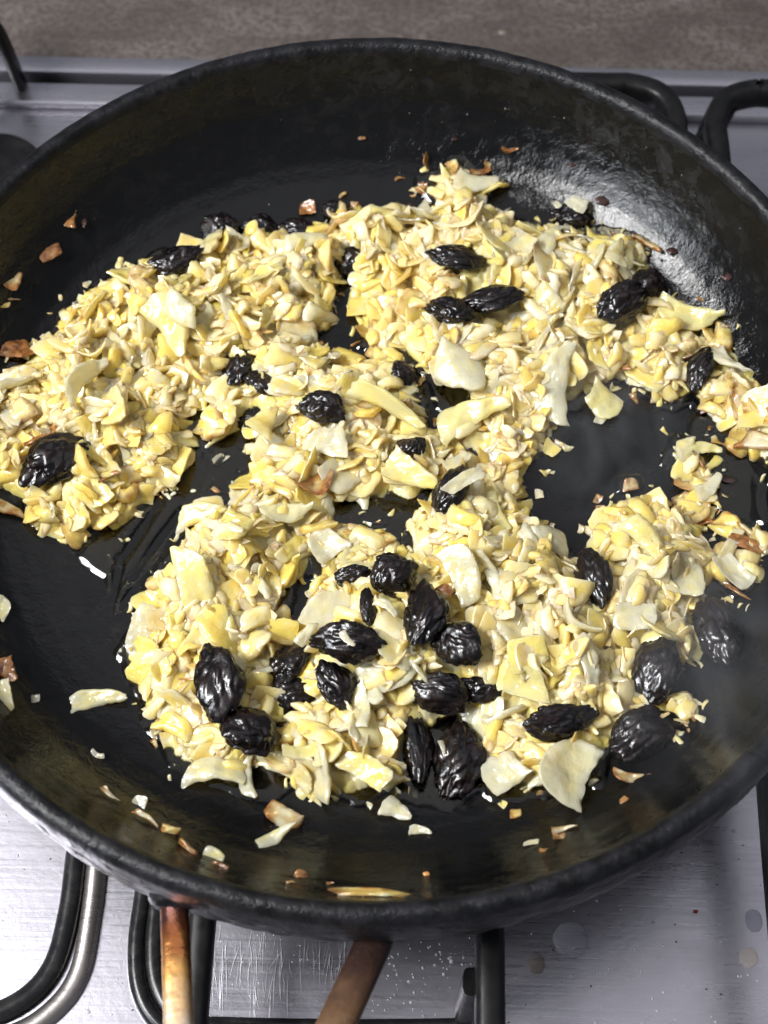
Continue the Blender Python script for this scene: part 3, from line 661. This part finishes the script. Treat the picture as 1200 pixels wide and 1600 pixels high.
HAND = [
 (880,595,125,-60,WHITE,'large translucent white onion piece leaning over the bare floor right of the middle',3,(12,-20),.004,1.0),
 (718,565,105,8,WHITE,'flat white onion piece above the dark gap in the middle',7,(14,0),.003,.9),
 (745,655,118,-12,GRN,'big ribbed yellow onion flake below the dark gap in the middle',3,(18,-10),.004,.85),
 (515,958,92,10,WHITE,'white rounded onion piece at the upper left of the raisin cluster',5,(10,10),.004,1.1),
 (150,1098,96,-4,PALE,'long flat onion strip lying alone on the oily floor at the left',9,(0,0),.0012,.75),
 (255,512,140,68,YEL,'tall pointed yellow onion shard standing in the left-hand heap',0,(25,20),.006,.8),
 (290,482,90,20,PALE,'white-topped onion flake beside the tall pointed shard',4,(30,0),.006,1.0),
 (138,598,120,-38,WHITE,'shiny white striped onion strip in the left-hand heap',10,(20,15),.005,.7),
 (738,288,62,15,WHITE,'thick white onion piece in the clump at the back of the pan',6,(0,10),.004,1.2),
 (895,1195,125,-55,WHITE,'largest translucent onion piece at the bottom right of the heap',24,(14,8),.003,1.1),
 (795,1205,100,70,WHITE,'white onion flake left of the largest piece at the bottom right',8,(12,0),.003,.9),
 (335,1228,92,18,PALE,'broad onion piece with a browned lower edge at the bottom left',1,(6,0),.0025,1.05),
 (398,1214,62,-80,WHITE,'small square white onion piece right of the browned broad one',13,(4,6),.0025,.85),
 (987,962,72,5,WHITE,'bright white curved onion piece under the upright raisin on the right',14,(20,0),.005,.9),
 (822,1072,84,12,GRN,'pale yellow rounded onion flake above the bottom right raisins',15,(15,0),.005,.9),
 (300,905,120,75,GRN,'green-tinged crescent onion layer on the left of the lower left heap',16,(10,35),.005,.6),
 (482,1170,80,-10,GRN,'glossy yellow-green onion piece at the bottom between the raisins',17,(8,5),.004,.9),
 (570,1205,100,25,YEL,'fan-shaped yellow onion clump at the bottom middle',18,(20,0),.005,.9),
 (615,1272,58,35,WHITE,'small white three-cornered onion piece at the bottom middle',0,(3,0),.0018,1.0),
 (655,1300,34,10,WHITE,'smallest white onion bit beside the three-cornered piece at the bottom',9,(0,0),.0012,.9),
 (440,1272,62,35,TOAST,'brown-spotted onion piece on the floor at the bottom left',11,(5,0),.0018,.8),
 (432,1310,76,-28,PALE,'crescent onion piece just under the brown-spotted one',19,(0,0),.0015,.7),
 (1075,488,100,25,GRN,'pale crescent onion flake at the right end of the back heap',20,(25,0),.005,.8),
 (1145,560,95,60,WHITE,'broad white onion piece against the right wall',21,(15,-20),.005,.8),
 (1190,640,80,0,YEL,'flat yellow onion piece at the right edge above the toasted sheet',22,(10,-20),.004,.9),
 (1195,700,110,40,TOAST,'large toasted onion sheet with a brown edge at the right edge',23,(5,-25),.003,.9),
 (725,905,110,65,WHITE,'long white translucent onion layer right of the raisin cluster',24,(20,20),.006,.75),
 (640,745,100,40,YEL,'pale yellow onion strip pointing down right in the middle heap',25,(20,10),.006,.6),
 (600,640,150,40,GRN,'long green-yellow onion layer running down through the middle heap',10,(22,0),.007,.5),
 (420,665,70,-50,YEL,'triangular yellow flake left of the middle raisin',0,(20,20),.006,1.0),
 (510,690,75,5,WHITE,'glossy white onion flake just below the middle raisin',5,(20,0),.006,.8),
 (520,1010,0,0,WHITE,None,0,(0,0),0,1),
 (510,850,62,-25,WHITE,'clear greyish onion piece in the wet patch above the raisin cluster',26,(8,0),.003,1.0),
 (1000,850,100,60,GRN,'tall yellow-green flake in the clump at the right of the lower heap',27,(20,10),.006,.8),
 (1150,890,80,50,WHITE,'white pointed onion strip in the browned clump at the right edge',28,(6,0),.003,.6),
 (1140,850,60,-60,PALE,'upright pale onion bit in the browned clump at the right edge',29,(12,0),.004,.7),
 (1100,705,50,10,GRN,'yellow onion bit topping the small browned clump at the right',3,(8,0),.003,.9),
 (1108,765,48,-20,WHITE,'grey-white onion bit at the foot of the small browned clump',6,(8,0),.003,1.1),
 (1075,700,45,80,PALE,'pale onion bit at the left of the small browned clump',7,(8,0),.003,.8),
 (940,620,70,-35,GRN,'small pale green onion clump alone at the edge of the bare floor',8,(20,0),.004,1.0),
 (945,648,34,-40,PALE,'tiny onion bit hanging below the pale green clump',2,(0,0),.002,.8),
 (1010,385,46,45,TOAST,'browned onion bit sticking out of the back right heap',13,(5,0),.003,.6),
 (970,400,80,-70,PALE,'pointed pale flake standing up in the back right heap',0,(35,20),.007,.8),
 (20,441,36,-70,TOAST,'pale onion bit at the left edge above the tiny brown crumb',14,(0,10),.002,.8),
 (345,718,26,-35,WHITE,'tiny white onion grain on the oil left of the middle heap',15,(0,0),.0012,.8),
 (985,758,24,0,TOAST,'small pale cube of onion alone on the bare floor at the right',16,(0,0),.0015,1.1),
 (155,1179,24,20,WHITE,'tiny white onion grain on the lower left floor of the pan',17,(0,0),.0012,1.0),
 (830,1317,26,-10,PALE,'small pale onion bit on the front floor of the pan',18,(0,0),.001,.6),
 (880,1296,40,-8,TOAST,'thin two-toned onion sliver on the front floor right of the middle',19,(0,0),.001,.5),
 (985,1212,50,15,TOAST,'flat browned onion sliver under the lowest right raisin',20,(0,0),.0012,.6),
 (175,1240,36,40,TOAST,'curled pale brown onion curl on the lower left wall',21,(15,10),.002,.6),
 (217,1254,22,10,WHITE,'tiny white bit above the brown streak on the lower left wall',22,(0,0),.001,.9),
 (228,1279,52,32,TOAST,'upper pale onion sliver in the browned streak on the lower left wall',23,(-10,0),.0015,.45),
 (337,1336,34,15,PALE,'pale onion bit at the end of the browned streak on the lower left wall',24,(-10,0),.0015,.8),
 (5,1088,50,80,PALE,'pale onion slice cut off by the left edge low in the pan',25,(0,20),.002,.6),
 (2,948,44,50,PALE,'pale onion tip cut off by the left edge in the middle',26,(0,20),.002,.7),
 (4,800,60,20,TOAST,'toasted onion piece at the left edge under the left-hand heap',27,(0,20),.002,.7),
 (55,1090,16,0,WHITE,'tiny round onion grain beside the slice at the left edge',28,(0,0),.001,1.0),
 (902,318,34,30,WHITE,'clear onion flake resting on the raisin at the back right',5,(10,0),.006,.9),
 (872,324,26,60,WHITE,'small clear onion flake left of the raisin at the back right',9,(0,0),.003,.8),
]
# ---- raisins
def raisin_mesh(seed):
    bm = bmesh.new(); bmesh.ops.create_icosphere(bm, subdivisions=5, radius=1)
    s = Vector((seed * 3.7, seed * 1.9, seed * 5.3)); bend = random.Random(seed).uniform(-.4, .4)
    for v in bm.verts:
        p = v.co.copy(); q = Vector((p.x * 1.25, p.y * 1.45, p.z * 1.45)) + s
        wv = Vector((noise.noise(q * 1.3), noise.noise(q * 1.3 + Vector((5, 0, 0))), noise.noise(q * 1.3 + Vector((0, 7, 0))))) * .8
        a = abs(noise.noise(q * 1.05 + wv)); b2 = abs(noise.noise(q * 2.2 + wv * 1.5 + Vector((2, 2, 2)))); c = abs(noise.noise(q * 5.2 + wv * 2))
        k = .84 + .40 * min(a, .4) + .22 * min(b2, .35) + .08 * min(c, .3) + .26 * noise.noise(q * .75)
        p *= k
        sgn = (1 - .18 * p.x * p.x); p.y *= sgn; p.z *= sgn * (.94 if p.z > 0 else .8)
        p.y += bend * (p.x * p.x - .4); v.co = p * .5
    me = bpy.data.meshes.new('raisin'); bm.to_mesh(me); bm.free()
    me.polygons.foreach_set('use_smooth', [True] * len(me.polygons)); me.materials.append(M_raisin); return me
RM = [raisin_mesh(i + 1) for i in range(12)]
RG = 'raisins among the onions'
RAIS = [ # px, py, length, width, angle, label, lift
 (88,718,118,72,-32,'large shiny raisin on the left-hand heap near the left edge',.004),
 (345,358,62,54,20,'rounded raisin at the far left of the row behind the left-hand heap',.003),
 (407,357,60,40,5,'half-hidden raisin in the middle of the row behind the left-hand heap',.001),
 (463,362,56,42,15,'raisin at the right of the row behind the left-hand heap',.002),
 (520,326,34,30,0,'smallest raisin at the back edge, right of the row of three',.003),
 (277,405,82,42,-20,'long raisin on the upper left slope of the left-hand heap',.003),
 (545,411,52,48,30,'round raisin between the left-hand heap and the back heap',.003),
 (714,403,90,46,2,'flat long raisin highest in the back heap',.005),
 (702,486,76,56,20,'left one of two raisins touching in the back heap',.005),
 (772,467,104,50,-8,'long right one of two raisins touching in the back heap',.006),
 (972,473,86,62,-28,'wide front raisin of the overlapping pair at the back right',.006),
 (1011,447,58,62,60,'rear raisin of the overlapping pair at the back right',.005),
 (897,337,64,46,10,'wet raisin under two clear flakes at the back right wall',.003),
 (1093,580,84,48,-65,'upright dry wrinkled raisin near the right wall',.005),
 (374,574,72,56,-62,'upright raisin tucked between the left-hand and middle heaps',.004),
 (410,600,60,42,35,'raisin half buried just right of the tucked upright one',.000),
 (396,655,54,40,-30,'raisin showing as a dark hollow left of the middle heap',-.001),
 (502,636,76,50,12,'glossy raisin on top of the middle heap',.006),
 (628,583,42,38,50,'small raisin above the right end of the middle heap',.004),
 (638,706,46,50,60,'small raisin on the right slope of the middle heap',.003),
 (708,765,96,56,-62,'upright raisin capped by clear onion at the top of the lower right heap',.004),
 (927,900,110,54,72,'reddish upright raisin between the bare floor and the right clump',.005),
 (1121,985,118,68,80,'smooth upright raisin furthest right, resting on the floor',.006),
 (1025,1046,118,80,-75,'plump shiny raisin left of the furthest right one',.007),
 (872,1127,116,54,-8,'flat horizontal raisin above the largest translucent onion',.005),
 (1003,1150,130,72,-22,'large raisin lowest on the right, lying on the floor',.006),
 (664,960,112,66,-76,'upright raisin at the upper right of the raisin cluster',.008),
 (716,1006,86,68,32,'raisin just below right of the upright one in the cluster',.005),
 (686,1082,98,62,16,'reddish raisin in the lower middle of the raisin cluster',.007),
 (752,1078,76,40,5,'dark half-hidden raisin right of the reddish one',.001),
 (652,1165,120,46,84,'slim upright raisin at the bottom, left of the pair',.005),
 (714,1190,124,74,-78,'wide upright raisin at the bottom, right of the pair',.005),
 (541,1002,114,66,8,'broad raisin with a clear flake on it in the raisin cluster',.008),
 (614,900,76,68,-30,'blocky raisin at the top of the raisin cluster',.007),
 (553,900,60,36,-6,'thin raisin left of the blocky one at the top of the cluster',.005),
 (575,948,66,28,84,'narrow upright raisin in the centre of the cluster',.004),
 (452,1036,92,62,-60,'glossy raisin at the left of the cluster, slanting up',.004),
 (456,1088,84,66,10,'shiny raisin below the slanting one at the left of the cluster',.004),
 (525,1072,80,60,62,'knobbly raisin below the broad one with the clear flake',.005),
 (343,1066,124,76,86,'large upright raisin on the lower left heap',.008),
 (389,1142,94,84,35,'dark wrinkled raisin below the large upright one at the lower left',.006),
]
rr = random.Random(5)
for i, (px, py, L, W, ang, lab, lift) in enumerate(RAIS):
    p = hit(px, py, lift * .8 - .0006, Hat); s = m_per_px(p)
    o = inst('raisin', RM[i % 12], p, (R_(rr.uniform(-40, 40)), R_(rr.uniform(-10, 10)), yaw(ang) + R_(rr.choice([0, 180]))), (L * s * 1.02, W * s * 1.03, W * s * .80))
    tag(o, lab, 'raisin', RG); TAKEN.append((p.x, p.y, L * s * .5))
# small clear flakes on raisins
HAND += [(540,998,30,60,WHITE,'clear little flake sitting on the broad raisin of the cluster',6,(0,0),.016,.8),
         (690,1170,22,80,WHITE,'small clear flake between the upright pair of raisins at the bottom',3,(0,20),.014,.7),
         (600,955,36,50,WHITE,'clear white flake in the middle of the raisin cluster',1,(15,0),.006,.9),
         (725,752,60,-25,WHITE,'clear onion flake capping the upright raisin of the lower right heap',2,(15,0),.011,.6),
         (495,1060,40,20,PALE,'small pale onion bit between the left raisins of the cluster',9,(10,0),.008,.8),
         (480,985,60,-60,WHITE,'thin pale flake between the slanting raisin and the broad raisin',4,(20,0),.005,.6)]
for h_ in HAND:
    px, py, L, ang, tint, lab, var, tilt, lift, ws = h_
    if lab: onion_at(px, py, L, ang, tint, lab, var, tilt, lift, ws)

# browned crumbs
V_C = []
for i in range(8):
    bm = bmesh.new(); bmesh.ops.create_icosphere(bm, subdivisions=3, radius=.5)
    for v in bm.verts:
        p = v.co; q = p * 3.2 + Vector((i * 7.1, 2, i)); v.co = Vector((p.x, p.y, p.z * .7)) * (1 + .55 * noise.noise(q) + .25 * noise.noise(q * 2.4))
    me = bpy.data.meshes.new('browned_crumb'); bm.to_mesh(me); bm.free(); me.polygons.foreach_set('use_smooth', [True] * len(me.polygons)); V_C.append(me)
def mat_brown(name, dark, light):
    b = NB(name); geo = b.node('ShaderNodeNewGeometry'); n = b.noise(geo.outputs['Position'], 330, 5, 0.65)
    b.link(b.ramp(n, [(0.32, dark), (0.66, light)]), b.b.inputs['Base Color']); b.set(Roughness=0.3, Subsurface_Weight=0.25, Subsurface_Scale=0.0015, Coat_Weight=0.4, Coat_Roughness=0.1)
    b.link(b.bump(n, 0.5, 0.0008), b.b.inputs['Normal']); return b.m
M_br = mat_brown('browned_onion', (0.035, 0.012, 0.005), (0.30, 0.145, 0.055)); M_or = mat_brown('golden_crisp', (0.34, 0.12, 0.02), (0.75, 0.42, 0.12)); M_bk = mat_brown('charred_bit', (0.006, 0.004, 0.004), (0.05, 0.016, 0.010))
CM = {}
for nm, m in (('br', M_br), ('or', M_or), ('bk', M_bk)):
    CM[nm] = []
    for me in V_C: c = me.copy(); c.materials.append(m); CM[nm].append(c)
CG = 'browned and burnt bits stuck to the pan'
CR = [
 (115,343,44,26,-65,'br','browned flake high on the left wall of the pan',.001), (131,347,20,10,80,'bk','dark sliver beside the browned flake on the left wall',.0006),
 (75,395,38,24,-25,'br','tan and brown flake on the left wall below the browned one',.001), (21,466,26,12,10,'br','tiny brown crumb under the pale bit at the left edge',.001), (9,476,16,12,0,'or','pale seed-like crumb at the left edge',.001),
 (25,545,50,34,-10,'br','curled burnt onion skin at the left edge above the heap',.002), (52,540,34,16,30,'or','golden burnt loop beside the curled burnt skin',.001),
 (565,215,14,12,0,'br','lone brown dot on the back wall of the pan',.0006), (795,233,28,18,-15,'br','brown crumb on the back wall right of the white clump',.001), (710,217,10,8,0,'bk','dark dot above the white clump on the back wall',.0005),
 (670,250,48,20,-60,'br','upright burnt strip left of the white clump at the back',.002), (755,266,40,22,-20,'br','burnt bit right of the white clump at the back',.0015), (708,262,28,20,70,'or','golden burnt tip on top of the white clump',.003), (626,281,16,10,0,'br','tiny brown crumb left of the burnt strip at the back',.0006),
 (660,292,30,18,30,'br','burnt edge at the lower left of the white clump',.001), (642,322,20,12,40,'bk','dark burnt crumb behind the back heap',.001), (480,326,26,18,-10,'br','brown nugget behind the left-hand heap next to the smallest raisin',.0012), (610,330,22,14,10,'or','pale toasted nugget behind the back heap',.001),
 (941,314,22,17,10,'bk','black shiny crumb on the right wall beside the wet raisin',.0012), (1050,392,18,16,0,'bk','round black crumb on the right wall above the heap',.001), (1137,432,16,20,80,'bk','black oily drop on the right wall',.0006), (895,258,14,8,0,'bk','small dark speck high on the right wall',.0005),
 (300,1327,62,16,30,'br','long brown strip of the streak on the lower left wall',.001), (265,1296,34,18,18,'or','golden nugget in the browned streak on the lower left wall',.0012), (345,1352,30,10,20,'br','last brown sliver of the streak on the lower left wall',.0008),
 (5,1048,44,30,75,'br','brown chunk cut off by the left edge low in the pan',.002), (580,1396,118,15,3,'or','long golden crisp strip along the front rim',.002), (648,1416,14,16,0,'or','golden crumb on the front rim under the long strip',.0008),
 (470,1367,24,14,10,'br','brown crumb on the front wall left of the golden strip',.0008), (454,1379,18,9,0,'br','flat brown crumb just left on the front wall',.0006), (516,1381,16,7,0,'br','faint brown fleck near the left end of the golden strip',.0005), (666,1365,12,8,0,'or','golden dot on the front wall right of the strip',.0005),
 (804,1271,19,17,0,'or','round toasted seed-like crumb on the front floor',.0012), (850,1326,16,15,0,'br','round brown crumb beside the small pale bit at the front',.001), (874,1306,22,12,0,'br','brown crumb under the two-toned sliver at the front',.0008), (974,1250,16,10,-30,'br','reddish brown fleck on the front right wall',.0006),
 (490,750,56,44,20,'br','reddish brown soft lump in the middle heap',.004), (962,572,48,40,30,'br','browned onion lump at the edge of the back heap by the bare floor',.002), (1098,808,30,26,0,'br','round burnt lump under the small browned clump',.0015), (1092,720,34,16,70,'br','burnt strip in the small browned clump at the right',.003),
 (1140,750,26,16,10,'bk','dark burnt crumb right of the small browned clump',.001), (1138,775,20,12,0,'or','toasted nugget right of the small browned clump',.001), (1125,690,26,20,20,'or','pale toasted nugget above right of the small browned clump',.001), (1120,650,44,22,30,'br','burnt patch under the browned heap at the right wall',.001),
 (1160,690,50,16,60,'bk','charred edge of the toasted sheet at the right edge',.001), (1165,850,60,20,20,'br','burnt strip across the browned clump at the right edge',.003), (1130,865,34,20,40,'bk','charred lump at the left of the browned clump at the right edge',.001), (1155,925,50,12,35,'br','thin burnt tail under the browned clump at the right edge',.0008),
 (415,518,22,12,15,'or','orange sliver in the right part of the left-hand heap',.005), (172,748,34,20,-10,'br','brown spot right of the large raisin on the left-hand heap',.004), (70,678,70,26,-25,'br','browned onion edge just behind the large raisin on the left',.005), (690,925,24,30,60,'br','red-brown bit on the right of the upright raisin of the cluster',.007), (258,910,44,14,50,'or','orange strip on the left edge of the lower left heap',.003),
 (605,838,22,26,60,'or','orange-edged bit at the right of the wet patch',.003), (545,832,20,14,10,'or','orange speck at the top of the wet patch',.003), (1128,690,10,10,0,'br',None,0)]
for i, (px, py, L, W, ang, kd, lab, lift) in enumerate(CR):
    if not lab: continue
    p = hit(px, py, lift, Hat); s = m_per_px(p)
    if kd == 'bk' or L < 15:
        o = inst('browned_crumb', CM[kd][i % 8], p, (R_(rr.uniform(-20, 20)), 0, yaw(ang)), (L * s * .9, W * s * .85, max(W * .5, 5) * s))
    else:
        o = inst('browned_crumb', SH[(i * 7) % 30], p, (R_(rr.uniform(-25, 25)), R_(rr.uniform(-12, 12)), yaw(ang)), (L * s * .92, W * s * 1.25, L * s * .9))
        o.color = (.8, rr.uniform(.78, 1.0), 0, 1) if kd == 'br' else (.9, rr.uniform(.5, .62), 0, 1)
    tag(o, lab, 'crumb', CG)

# ---- the pieces of the heaps: 240 big single ones on top, the small rest joined
rg = random.Random(23)
def near(x, y, k=1.0):
    return any((x - a) ** 2 + (y - b2) ** 2 < (c * k) ** 2 for a, b2, c in TAKEN)
def rand_tint(k):
    y = rg.gauss(.56, .28); g = max(0, rg.gauss(.03, .10)); b_ = 0.0
    z = rg.random()
    if z < .28: y = rg.uniform(0, .2)
    elif z < .42: b_ = rg.uniform(.4, 1)
    if k in 'GHI': g = rg.uniform(.05, .5)
    if k == 'A': y += .12
    if rg.random() < (.22 if k in 'BG' or k == 'A' else .10): g = rg.uniform(.22, .42)
    return (min(max(y, 0), 1), min(g, 1), b_)
def rand_rot(x, y, spread):
    base = 3.2 * noise.noise(Vector((x * 22, y * 22, 3.3))) * math.pi
    u = rg.random()
    tl = rg.gauss(0, R_(20)) if u < .45 else rg.choice([-1, 1]) * rg.uniform(R_(25), R_(75))
    tl *= spread * .62
    d = .003; gx = (Hat(x + d, y) - Hat(x - d, y)) / (2 * d); gy = (Hat(x, y + d) - Hat(x, y - d)) / (2 * d)
    n = Vector((-gx, -gy, 1.3)).normalized(); q = Vector((0, 0, 1)).rotation_difference(n)
    e = Euler((tl, rg.gauss(0, R_(16)) * spread, base + rg.gauss(0, R_(40))), 'XYZ')
    return (q @ e.to_quaternion()).to_euler('XYZ')
placed = []; tries = 0; BIG = 232
while len(placed) < BIG and tries < 40000:
    tries += 1
    x, y = rg.uniform(-.12, .13), rg.uniform(-.12, .12); h = Hat(x, y)
    if h < .0025 or near(x, y, .9): continue
    if any((x - a) ** 2 + (y - b2) ** 2 < .0058 ** 2 for a, b2 in placed): continue
    k = keys[int(g_at(OWN, x, y))]; s = rg.uniform(.0090, .0150) * (1.12 if y < 0 else 1.04)
    sp = min(1, h / .006)
    z = pan_z(math.hypot(x, y)) + h * .97 + .0002 + .0010 * sp * rg.random()
    o = inst('onion_piece', SH[rg.randrange(30)], (x, y, z), rand_rot(x, y, sp), (s, s * rg.uniform(.7, 1.05), s * rg.uniform(.8, 1.2)))
    o.color = (*rand_tint(k), 1); placed.append((x, y))
    nm = NAMES[k]; pl = np.array(POLY[k]); cx, cy = pl.mean(0); ex, ey = np.ptp(pl, axis=0) / 6
    fb = 'back' if y - cy > ey else 'front' if y - cy < -ey else ''; lr = 'left' if x - cx < -ex else 'right' if x - cx > ex else ''
    pos = (fb + ' ' + lr).strip() or 'middle'
    sz = 'broad' if s > .0138 else 'small' if s < .0115 else 'medium'
    up_z = (o.rotation_euler.to_matrix() @ Vector((0, 0, 1))).z; ps = 'flat' if up_z > .9 else 'tilted' if up_z > .6 else 'upright'
    cl = 'browned' if o.color[1] > .35 else 'greenish' if o.color[2] > .4 else 'whitish' if o.color[0] < .3 else 'golden' if o.color[0] > .72 else 'yellowish'
    tag(o, f'{sz} {ps} {cl} onion piece at the {pos} of the {nm}', 'onion', f'onion pieces of the {nm}')
same = {}
for o in [o for o in COL.objects if o.name.startswith('onion_piece') and 'label' in o]: same.setdefault(o['label'], []).append(o)
for lab, os_ in same.items():
    if len(os_) > 1:
        os_.sort(key=lambda o: o.location.x)
        for i, o in enumerate(os_):
            sfx = 'leftmost' if i == 0 else 'rightmost' if i == len(os_) - 1 else 'central'
            o['label'] = lab + ', ' + sfx
VV, FF, TT, RR = [], [], [], []; off = 0; cnt = 0
def add_bit(x, y, z, rot, sx, sy, sz, tn):
    global off
    V, F, vr = LO[rg.randrange(48)]
    Mx = np.array(rot.to_matrix()) @ np.diag([sx, sy, sz])
    VV.append(V @ Mx.T + np.array([x, y, z])); FF.extend(tuple(i + off for i in f) for f in F); off += len(V)
    TT.append(np.tile([*tn, 1], (len(V), 1))); RR.append(vr)
tries = 0
while cnt < 2200 and tries < 90000:
    tries += 1
    x, y = rg.uniform(-.135, .135), rg.uniform(-.125, .125); h = Hat(x, y)
    if h < .001: continue
    if near(x, y, .75) and rg.random() < .85: continue
    k = keys[int(g_at(OWN, x, y))]; s = rg.uniform(.0060, .0125); sp = min(1, h / .005)
    f = .86 + .13 * rg.random(); soak_shade = min(1, max(0, 1 - h / .008) * .6 + (.99 - f) * 2.0)  # oil-soaked tone plus crevice shade painted into the deeper bits
    tn = rand_tint(k); tn = (min(1, tn[0] * .75 + .15 + .5 * soak_shade), min(1, tn[1] + .10 * soak_shade), tn[2] * .6)
    add_bit(x, y, pan_z(math.hypot(x, y)) + h * f + .0005, rand_rot(x, y, sp), s, s * rg.uniform(.65, 1.1), s * rg.uniform(.9, 1.5), tn); cnt += 1
# crumbs and grains that trail off round the heaps
cnt2 = 0; tries = 0
while cnt2 < 420 and tries < 60000:
    tries += 1
    x, y = rg.uniform(-.125, .125), rg.uniform(-.12, .12); m = float(g_at(MS, x, y))
    if m > .0005 or m < -.0075 or rg.random() < -m / .008 or near(x, y, .8): continue
    s = rg.uniform(.0014, .0040); g = rg.random()
    add_bit(x, y, pan_z(math.hypot(x, y)) + s * .16, Euler((rg.gauss(0, .3), rg.gauss(0, .3), rg.uniform(0, 6.3))), s, s * rg.uniform(.6, 1), s * 1.6, (rg.uniform(.1, .8), .7 if g < .25 else .1, 0)); cnt2 += 1
bits = mesh_obj('onion_bits', np.concatenate(VV).tolist(), FF, M_on_s, None, True, 60)
for nm, arr in (('tint', TT), ('var', RR)):
    ca = bits.data.color_attributes.new(nm, 'FLOAT_COLOR', 'POINT'); ca.data.foreach_set('color', np.concatenate(arr).astype(np.float32).ravel())
tag(bits, 'small chopped onion bits filling the heaps in the pan', 'onion bits', kind='stuff')
# oil droplets spattered over floor and wall
V, F = [], []
dr = random.Random(77)
for i in range(520):
    if i < 330: x0, y0 = dr.uniform(640, 1195), dr.uniform(95, 560)
    else: x0, y0 = dr.uniform(30, 1150), dr.uniform(180, 1330)
    p = hit(x0, y0)
    if Hat(p.x, p.y) > 0 or math.hypot(p.x, p.y) > .142: continue
    r = dr.uniform(.00018, .00045) * (1.8 if dr.random() < .1 else 1); k = len(V)
    for a in range(1, 4):
        for j in range(7):
            ph, t = a / 4 * math.pi, j / 7 * 2 * math.pi
            V.append((p.x + r * math.sin(ph) * math.cos(t), p.y + r * math.sin(ph) * math.sin(t), p.z + r * math.cos(ph) * .7))
    V.append((p.x, p.y, p.z + r * .7)); V.append((p.x, p.y, p.z - r * .7))
    for j in range(7):
        j2 = (j + 1) % 7; F += [(k + 21, k + j, k + j2), (k + j, k + 7 + j, k + 7 + j2, k + j2), (k + 7 + j, k + 14 + j, k + 14 + j2, k + 7 + j2), (k + 14 + j, k + 22, k + 14 + j2)]
od = mesh_obj('oil_droplets', V, F, M_drip); tag(od, 'tiny oil droplets spattered over the pan wall and floor', 'droplets', kind='stuff')
print('big', len(placed), 'bits', cnt)

# ------------------------------------------------------------------ steam rising from the right of the pan
def steam(name, px, py, lift, sx, sy, sz, dens, seed, label):
    p = hit(px, py); bm = bmesh.new(); bmesh.ops.create_icosphere(bm, subdivisions=3, radius=1.0)
    me = bpy.data.meshes.new(name); bm.to_mesh(me); bm.free()
    o = inst(name, me, (p.x, p.y, p.z + lift), (0, 0, R_(seed * 40)), (sx, sy, sz))
    b = NB(name + '_air'); b.n.remove(b.b)
    v = b.coord('Object', (1, 1, 1)); ln = b.node('ShaderNodeVectorMath', operation='LENGTH'); b.link(v, ln.inputs[0])
    fall = b.ramp(ln.outputs['Value'], [(0.15, 1.0), (0.98, 0.0)])
    mp = b.node('ShaderNodeMapping'); mp.inputs['Location'].default_value = (seed, seed * 2, 0); mp.inputs['Scale'].default_value = (1, 1, .7); b.link(v, mp.inputs[0])
    n = b.ramp(b.noise(mp.outputs[0], 2.2, 3, 0.5, 1.2), [(0.42, 0.0), (0.72, 1.0)])
    pv = b.node('ShaderNodeVolumePrincipled'); pv.inputs['Color'].default_value = (0.95, 0.96, 1, 1); pv.inputs['Anisotropy'].default_value = 0.2
    b.link(b.math('MULTIPLY', b.math('MULTIPLY', fall, n), dens), pv.inputs['Density']); b.link(pv.outputs[0], b.out.inputs['Volume'])
    me.materials.append(b.m); tag(o, label, 'steam', 'wisps of steam', 'stuff'); return o
steam('steam', 1100, 1135, .035, .045, .06, .045, 7.0, 1, 'faint wisp of steam over the front right of the pan')
steam('steam', 920, 730, .03, .04, .035, .035, 8.5, 2, 'faint wisp of steam over the bare floor at the right')
sc.cycles.volume_step_rate = 2.0; sc.cycles.volume_max_steps = 64
